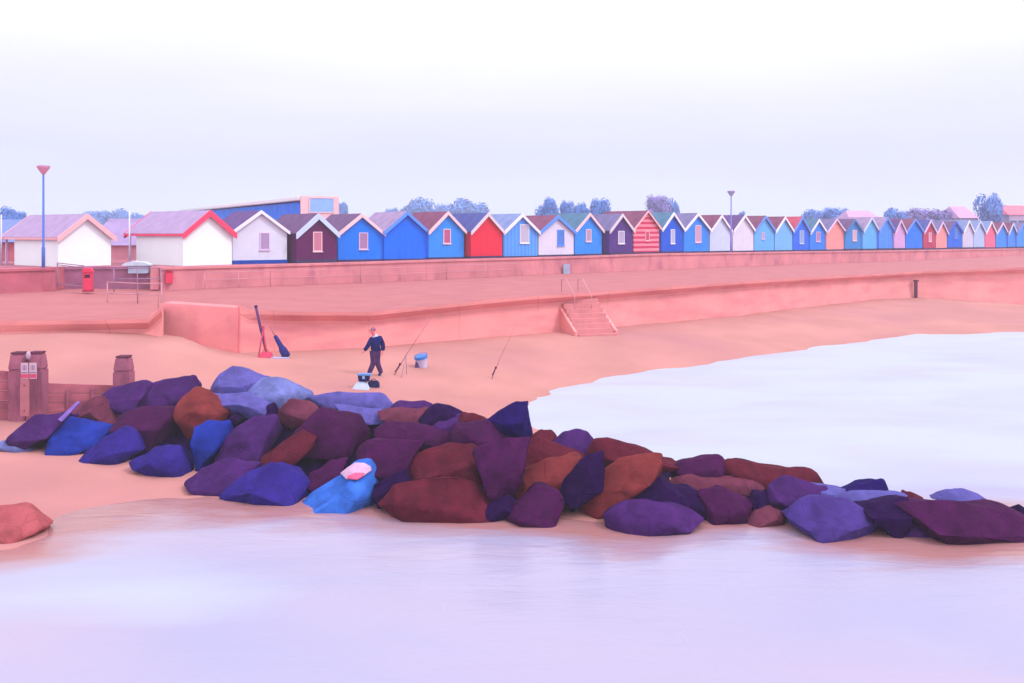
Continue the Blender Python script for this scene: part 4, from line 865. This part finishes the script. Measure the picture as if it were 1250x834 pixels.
for v in o2.data.vertices: v.co += Vector((0, -.028, .008))
o2.parent = sh_o; o2.location = (0, 0, 0)

# ------------------------------------------------------------------ angler and his gear on the sand
MX, MY = PX(457, 35.3), 35.3; MZ = gz(MX, MY) + .02
K = MY / F
man = empty('person', (MX, MY, MZ)); tag(man, 'person in navy jacket and purple trousers walking left across the sand', 'person')
skinm = mat('skin_tone', (246, 130, 140), f=.75, rough=.6, vary=.04, bump=.02); navy = mat('navy_jacket', (20, 24, 112), f=.6, rough=.85, vary=.18, scale=6, bump=.2); trous = mat('purple_trousers', (92, 46, 114), f=.6, rough=.85, vary=.15, scale=6, bump=.2)
shoem = mat('navy_shoes', (36, 50, 150), f=.55, rough=.6); hairm = mat('grey_hair', (176, 110, 140), f=.65, rough=.8); collm = mat('pale_collar', (196, 206, 246), f=.78, rough=.8)
def J(px, py, dy=0): return (( px - 457) * K, dy, (462.5 - py) * K)
# body: one continuous skin-coloured figure with fingers
V_ = [J(457.7, 432), J(458.3, 425), J(459, 418.5), J(457.6, 414.3, -.02), J(456, 410.6, -.04), J(454.8, 407.4, -.05), J(454.3, 404.8, -.05),
      J(453.7, 417.3, -.14), J(449.8, 425.5, -.16), J(445.6, 431.0, -.2), J(464, 416.8, .12), J(467.6, 425, .12), J(467.2, 432.3, .04),
      J(455.8, 434.2, -.07), J(456.2, 446, -.1), J(450.6, 458.4, -.08), J(447.2, 461.4, -.11), J(459.8, 434.2, .07), J(460, 446.3, .06), J(465, 459, .1), J(461.2, 461.6, .06)]
E_ = [(0, 1), (1, 2), (2, 3), (3, 4), (4, 5), (5, 6), (2, 7), (7, 8), (8, 9), (2, 10), (10, 11), (11, 12), (0, 13), (13, 14), (14, 15), (15, 16), (0, 17), (17, 18), (18, 19), (19, 20)]
R_ = [.10, .10, .12, .06, .075, .105, .08, .06, .045, .033, .06, .045, .033, .085, .06, .042, .035, .085, .06, .042, .035]
for wi, hd in ((9, Vector((-.65, -.1, -.75))), (12, Vector((-.25, -.25, -.93)))):
    p0 = Vector(V_[wi]); hd.normalize(); sd = Vector((0, 1, 0)).cross(hd).normalized(); ax = Vector((0, 1, 0))
    palm = p0 + hd * .07; V_.append(tuple(palm)); R_.append(.036); pi_ = len(V_) - 1; E_.append((wi, pi_))
    for k, (off, ln) in enumerate(((-.032, .075), (-.011, .085), (.011, .08), (.032, .062))):
        a_ = palm + hd * .03 + ax * off; c_ = a_ + hd * ln * .5; e_ = c_ + (hd + sd * .35).normalized() * ln * .5
        b0 = len(V_); V_ += [tuple(a_), tuple(c_), tuple(e_)]; R_ += [.0105, .0095, .008]; E_ += [(pi_, b0), (b0, b0 + 1), (b0 + 1, b0 + 2)]
    b0 = len(V_); a_ = p0 + hd * .04 - ax * .035; e_ = a_ + (hd * .8 - ax * .6).normalized() * .05; V_ += [tuple(a_), tuple(e_)]; R_ += [.013, .009]; E_ += [(pi_, b0), (b0, b0 + 1)]
body = skin('body', V_, E_, R_, skinm, man, 0, 1)
hc = Vector(J(454.6, 407.0, -.05))
mb = MB(); mb.tube([hc + Vector((-.085, -.06, .02)), hc + Vector((-.108, -.075, -.02)), hc + Vector((-.085, -.065, -.035))], [.010, .015, .010], 8); mb.build('nose', skinm, man, smooth=True)
for dy in (-.10, -.02): blob('eye', (hc.x - .085 + (dy + .06) * -.5, hc.y + dy + .01, hc.z + .02), (.014, .014, .012), mat('eye_dark', (50, 30, 60), f=.4), man, 8)
mb = MB(); mb.tube([hc + Vector((-.10, -.085, -.075)), hc + Vector((-.085, -.02, -.078))], .008, 6); mb.build('mouth', mat('lips', (200, 80, 100), f=.6), man)
blob('ear', (hc.x + .02, hc.y - .105, hc.z), (.02, .014, .034), skinm, man, 8)
blob('hair', (hc.x + .035, hc.y + .01, hc.z + .045), (.095, .108, .085), hairm, man, 16)
skin('jacket', [J(458, 434.5), J(458.4, 425), J(459.2, 418.6), J(458.2, 415.4, -.02), J(453.9, 417.2, -.13), J(449.9, 425.3, -.16), J(445.6, 431.0, -.2), J(463.6, 416.4, .12), J(466.9, 424.6, .12), J(467.3, 432.4, .05)],
     [(0, 1), (1, 2), (2, 3), (2, 4), (4, 5), (5, 6), (2, 7), (7, 8), (8, 9)], [(.19, .19), .195, .205, .10, .10, .085, .07, .10, .09, .075], navy, man, 0, 2)
skin('trousers', [J(458, 426.5), J(456, 433.4, -.06), J(456.4, 446, -.09), J(450.3, 460.0, -.08), J(460, 433.4, .07), J(460.2, 446.3, .06), J(465.2, 460.2, .1)],
     [(0, 1), (1, 2), (2, 3), (0, 4), (4, 5), (5, 6)], [.175, .14, .105, .082, .14, .105, .082], trous, man, 0, 2)
for a_, c_ in (((450.9, 459.2, -.07), (446.9, 461.2, -.12)), ((465.3, 459.8, .11), (460.9, 461.4, .05))):
    skin('shoe', [J(*a_), J((a_[0] + c_[0]) / 2, (a_[1] + c_[1]) / 2 + .2, (a_[2] + c_[2]) / 2), J(*c_)], [(0, 1), (1, 2)], [.058, .05, .04], shoem, man, 0, 1)
mb = MB(); mb.tube([J(458.6, 415.2, 0), J(456.9, 412.6, -.03)], [.115, .085], 14); mb.build('collar', collm, man, smooth=True)

def pos(px, Y, dz=0):
    x = PX(px, Y); return Vector((x, Y, gz(x, Y) + dz))
Yg = 33.6
t = empty('tackle_bag', pos(456.5, Yg + .25)); tag(t, 'low dark navy bag on the sand right of the white cloth', 'bag')
mb = MB(); mb.hexa([(-.2, -.15, -.05), (.19, -.15, -.05), (.19, .15, -.05), (-.2, .15, -.05), (-.19, -.13, .22), (.17, -.13, .2), (.17, .13, .2), (-.19, .13, .22)]); mb.build('body', mat('dark_bag', (50, 48, 110), f=.5, rough=.8, vary=.2, bump=.2), t, bevel=.04)
mb = MB(); mb.tube([(-.1, -.02, .2), (-.06, -.03, .27), (.05, -.03, .27), (.1, -.02, .19)], .014, 6); mb.build('handle', mat('dark_bag', (50, 48, 110)), t, smooth=True)
t = empty('covered_case', pos(441, Yg - .1)); tag(t, 'white cloth covered case on the sand under the navy tackle box', 'cloth')
mb = MB(); mb.hexa([(-.36, -.22, -.08), (.3, -.22, -.08), (.3, .22, -.08), (-.36, .22, -.08), (-.12, -.12, .25), (.16, -.12, .25), (.16, .14, .25), (-.12, .14, .25)]); mb.build('cloth', mat('white_cloth', (206, 220, 248), f=.78, rough=.85, vary=.06, scale=8, bump=.3), t, bevel=.05)
t = empty('tackle_box', pos(444.5, Yg - .08, .245)); tag(t, 'navy tackle box with pale blue lid behind the walking man\'s feet', 'tackle box')
mb = MB(); mb.hexa([(-.17, -.13, 0), (.17, -.13, 0), (.17, .13, 0), (-.17, .13, 0), (-.2, -.15, .2), (.2, -.15, .2), (.2, .15, .2), (-.2, .15, .2)]); mb.build('box', mat('navy_plastic', (20, 40, 120), f=.55, rough=.4), t, bevel=.02)
mb = MB(); mb.box(-.22, .25, -.17, .17, .2, .26); mb.build('lid', mat('pale_blue_lid', (110, 160, 230), f=.7, rough=.4), t, bevel=.02)
mb = MB(); mb.box(-.04, .04, -.165, -.145, .1, .2); mb.build('latch', mat('latch_pale', (170, 200, 240), f=.7, rough=.3), t)
# bait bucket
Yk = 37.2; x = PX(516, Yk); t = empty('bucket', (x, Yk, PZ(457, Yk))); zd = t.location.z - gz(x, Yk); t.location.z = gz(x, Yk); t.rotation_euler = (R(8), R(-12), .3); tag(t, 'white bucket with blue rim standing on the sand right of the man', 'bucket')
mb = MB(); mb.tube([(0, 0, -.03), (0, 0, .36)], [.16, .23], 20); mb.build('body', mat('white_plastic', (214, 206, 240), f=.78, rough=.4), t, smooth=False)
mb = MB(); mb.tube([(0, 0, .361), (0, 0, .46)], [.26, .25], 20); mb.build('rim', mat('blue_plastic', (70, 130, 220), f=.75, rough=.4), t)
mb = MB(); mb.tube([(-.25, 0, .4), (-.22, -.1, .56), (0, -.16, .62), (.22, -.1, .56), (.25, 0, .4)], .012, 6); mb.build('handle', grey_rail, t, smooth=True)
t = empty('pouch', pos(509.5, Yk - .1), .4); tag(t, 'small dark violet pouch leaning on the left side of the bucket', 'bag')
mb = MB(); mb.hexa([(-.1, -.08, -.03), (.1, -.08, -.03), (.1, .08, -.03), (-.1, .08, -.03), (-.05, -.05, .3), (.09, -.05, .3), (.09, .05, .3), (-.05, .05, .3)]); mb.build('body', mat('violet_pouch', (110, 84, 160), f=.6, rough=.8, bump=.2), t, bevel=.025)
mb = MB(); mb.box(-.07, .07, -.1, -.05, .1, .2); mb.build('pocket', mat('violet_pouch', (110, 84, 160)), t, bevel=.01)
def rod(px0, py0, px1, py1, Y, label):
    a = pos(px0, Y); c = P(px1, py1, Y + .8); t = empty('fishing_rod', a); tag(t, label, 'fishing rod', 'fishing rods set up on the beach')
    d_ = c - a; rm = mat('rod_blank', (176, 96, 130), f=.6, rough=.4) if px0 < 550 else mat('rod_rose', (206, 122, 142), f=.6, rough=.4)
    mb = MB(); mb.tube([(0, 0, -.1), d_ * .35, d_ * .7, d_], [.015, .012, .008, .004], 8); mb.build('blank', rm, t, smooth=True)
    mb = MB(); mb.tube([d_ * .06, d_ * .2], .02, 8); mb.build('grip', mat('rod_grip', (120, 70, 110), f=.5), t, smooth=True)
    mb = MB(); q = d_ * .2; mb.tube([q + Vector((-.04, -.05, 0)), q + Vector((.04, -.05, 0))], .04, 12); mb.build('reel', mat('rod_grip', (120, 70, 110)), t, smooth=True)
    if px0 > 550: return
    mb = MB(); q = d_ * .33; mb.tube([(q.x + .05, .3, -.08), tuple(q + Vector((.02, .04, 0)))], .012, 6); mb.tube([(q.x - .1, -.25, -.08), tuple(q + Vector((.02, .04, 0)))], .012, 6); mb.build('rest', grey_rail, t, smooth=True)
rod(479, 458, 526, 388, 35.6, 'thin fishing rod leaning right on a rest beside the walking man')
rod(599, 449, 630, 396, 36.5, 'faint fishing rod standing far right of the bucket near the surf')
# gear leaning on the sea wall
Yw = 38.1
t = empty('leaning_pole', pos(326, Yw)); tag(t, 'long purple pole leaning to the left against the sea wall', 'pole')
a = Vector((0, 0, -.05)); c = P(312.5, 375, Yw + .55) - t.location
mb = MB(); mb.tube([a, a.lerp(c, .5), a.lerp(c, .51), c], [.035, .04, .055, .05], 10); mb.build('shaft', mat('purple_pole', (112, 56, 122), f=.6, rough=.6, vary=.15), t, smooth=True)
mb = MB(); mb.tube([c - (c - a).normalized() * .02, c + (c - a).normalized() * .06], .06, 10); mb.build('tip', mat('dark_bag', (50, 48, 110)), t)
pk = mat('rose_stand', (224, 84, 126), f=.7, rough=.6, vary=.08)
t = empty('rod_stand', pos(322.5, Yw - .1)); tag(t, 'rose red stand with spread legs at the foot of the leaning purple pole', 'stand')
for dx, dy in ((-.2, -.12), (.16, -.14), (.02, .2)):
    mb = MB(); mb.tube([(dx, dy, -.05), (-.03, 0, 1.1)], .026, 8); mb.build('leg', pk, t, smooth=True)
mb = MB(); mb.tube([(-.03, 0, 1.04), (-.03, 0, 1.2)], .05, 10); mb.build('head', pk, t)
t = empty('holdall', pos(323.5, Yw - .38), .1); tag(t, 'low crimson holdall lying on the sand at the foot of the sea wall', 'bag')
mb = MB(); mb.hexa([(-.3, -.12, -.04), (.3, -.12, -.04), (.3, .12, -.04), (-.3, .12, -.04), (-.2, -.1, .2), (.27, -.1, .22), (.27, .1, .22), (-.2, .1, .2)]); mb.build('body', mat('crimson_bag', (240, 84, 124), f=.75, rough=.8, vary=.15, bump=.2), t, bevel=.05)
mb = MB(); mb.tube([(-.1, 0, .2), (-.05, 0, .3), (.1, 0, .3), (.15, 0, .2)], .015, 6); mb.build('handle', dred, t, smooth=True)
t = empty('rod_quiver', pos(350, Yw - .25)); tag(t, 'navy rod bag leaning to the left on a pale mat by the sea wall', 'rod bag')
a = Vector((0, 0, .04)); c = P(336, 410.5, Yw + .1) - t.location; u = (c - a)
mb = MB(); mb.tube([a, a + u * .06, a + u * .35, a + u * .5, c], [.13, .17, .15, .10, .075], 12); mb.build('body', mat('navy_bag', (48, 46, 140), f=.55, rough=.75, vary=.25, scale=5, bump=.2), t, smooth=True)
mb = MB(); mb.tube([a + u * .05 + Vector((.1, -.1, 0)), a + u * .3 + Vector((.13, -.1, .02))], [.07, .06], 10); mb.build('pocket', mat('navy_bag', (48, 46, 140)), t, smooth=True)
mb = MB(); mb.tube([c - u * .05, c + u.normalized() * .45], [.022, .01], 8); mb.build('rod_tip', mat('rod_blank', (176, 96, 130)), t, smooth=True)
p_ = pos(342, Yw - .35, .0); mb = MB(); mb.box(-.34, .34, -.22, .22, -.05, .035); o = mb.build('beach_mat', mat('pale_mat', (200, 190, 226), f=.72, rough=.9, vary=.1, bump=.3), bevel=.012); o.location = p_; o.rotation_euler = (0, 0, .08); tag(o, 'pale lilac mat on the sand under the navy rod bag', 'mat')

# ------------------------------------------------------------------ sea haze in the air
mb = MB(); mb.box(-420, 520, -70, 640, -3, 16); hz = mb.build('haze', None)
hm = bpy.data.materials.new('haze_air'); hm.use_nodes = True; hm.node_tree.nodes.clear()
vo = hm.node_tree.nodes.new('ShaderNodeVolumePrincipled'); ou = hm.node_tree.nodes.new('ShaderNodeOutputMaterial')
vo.inputs['Color'].default_value = (.86, .89, 1, 1); vo.inputs['Density'].default_value = .0011; vo.inputs['Anisotropy'].default_value = .2
hm.node_tree.links.new(vo.outputs[0], ou.inputs['Volume']); hz.data.materials.append(hm); tag(hz, kind='stuff')
SC.cycles.volume_bounces = 1
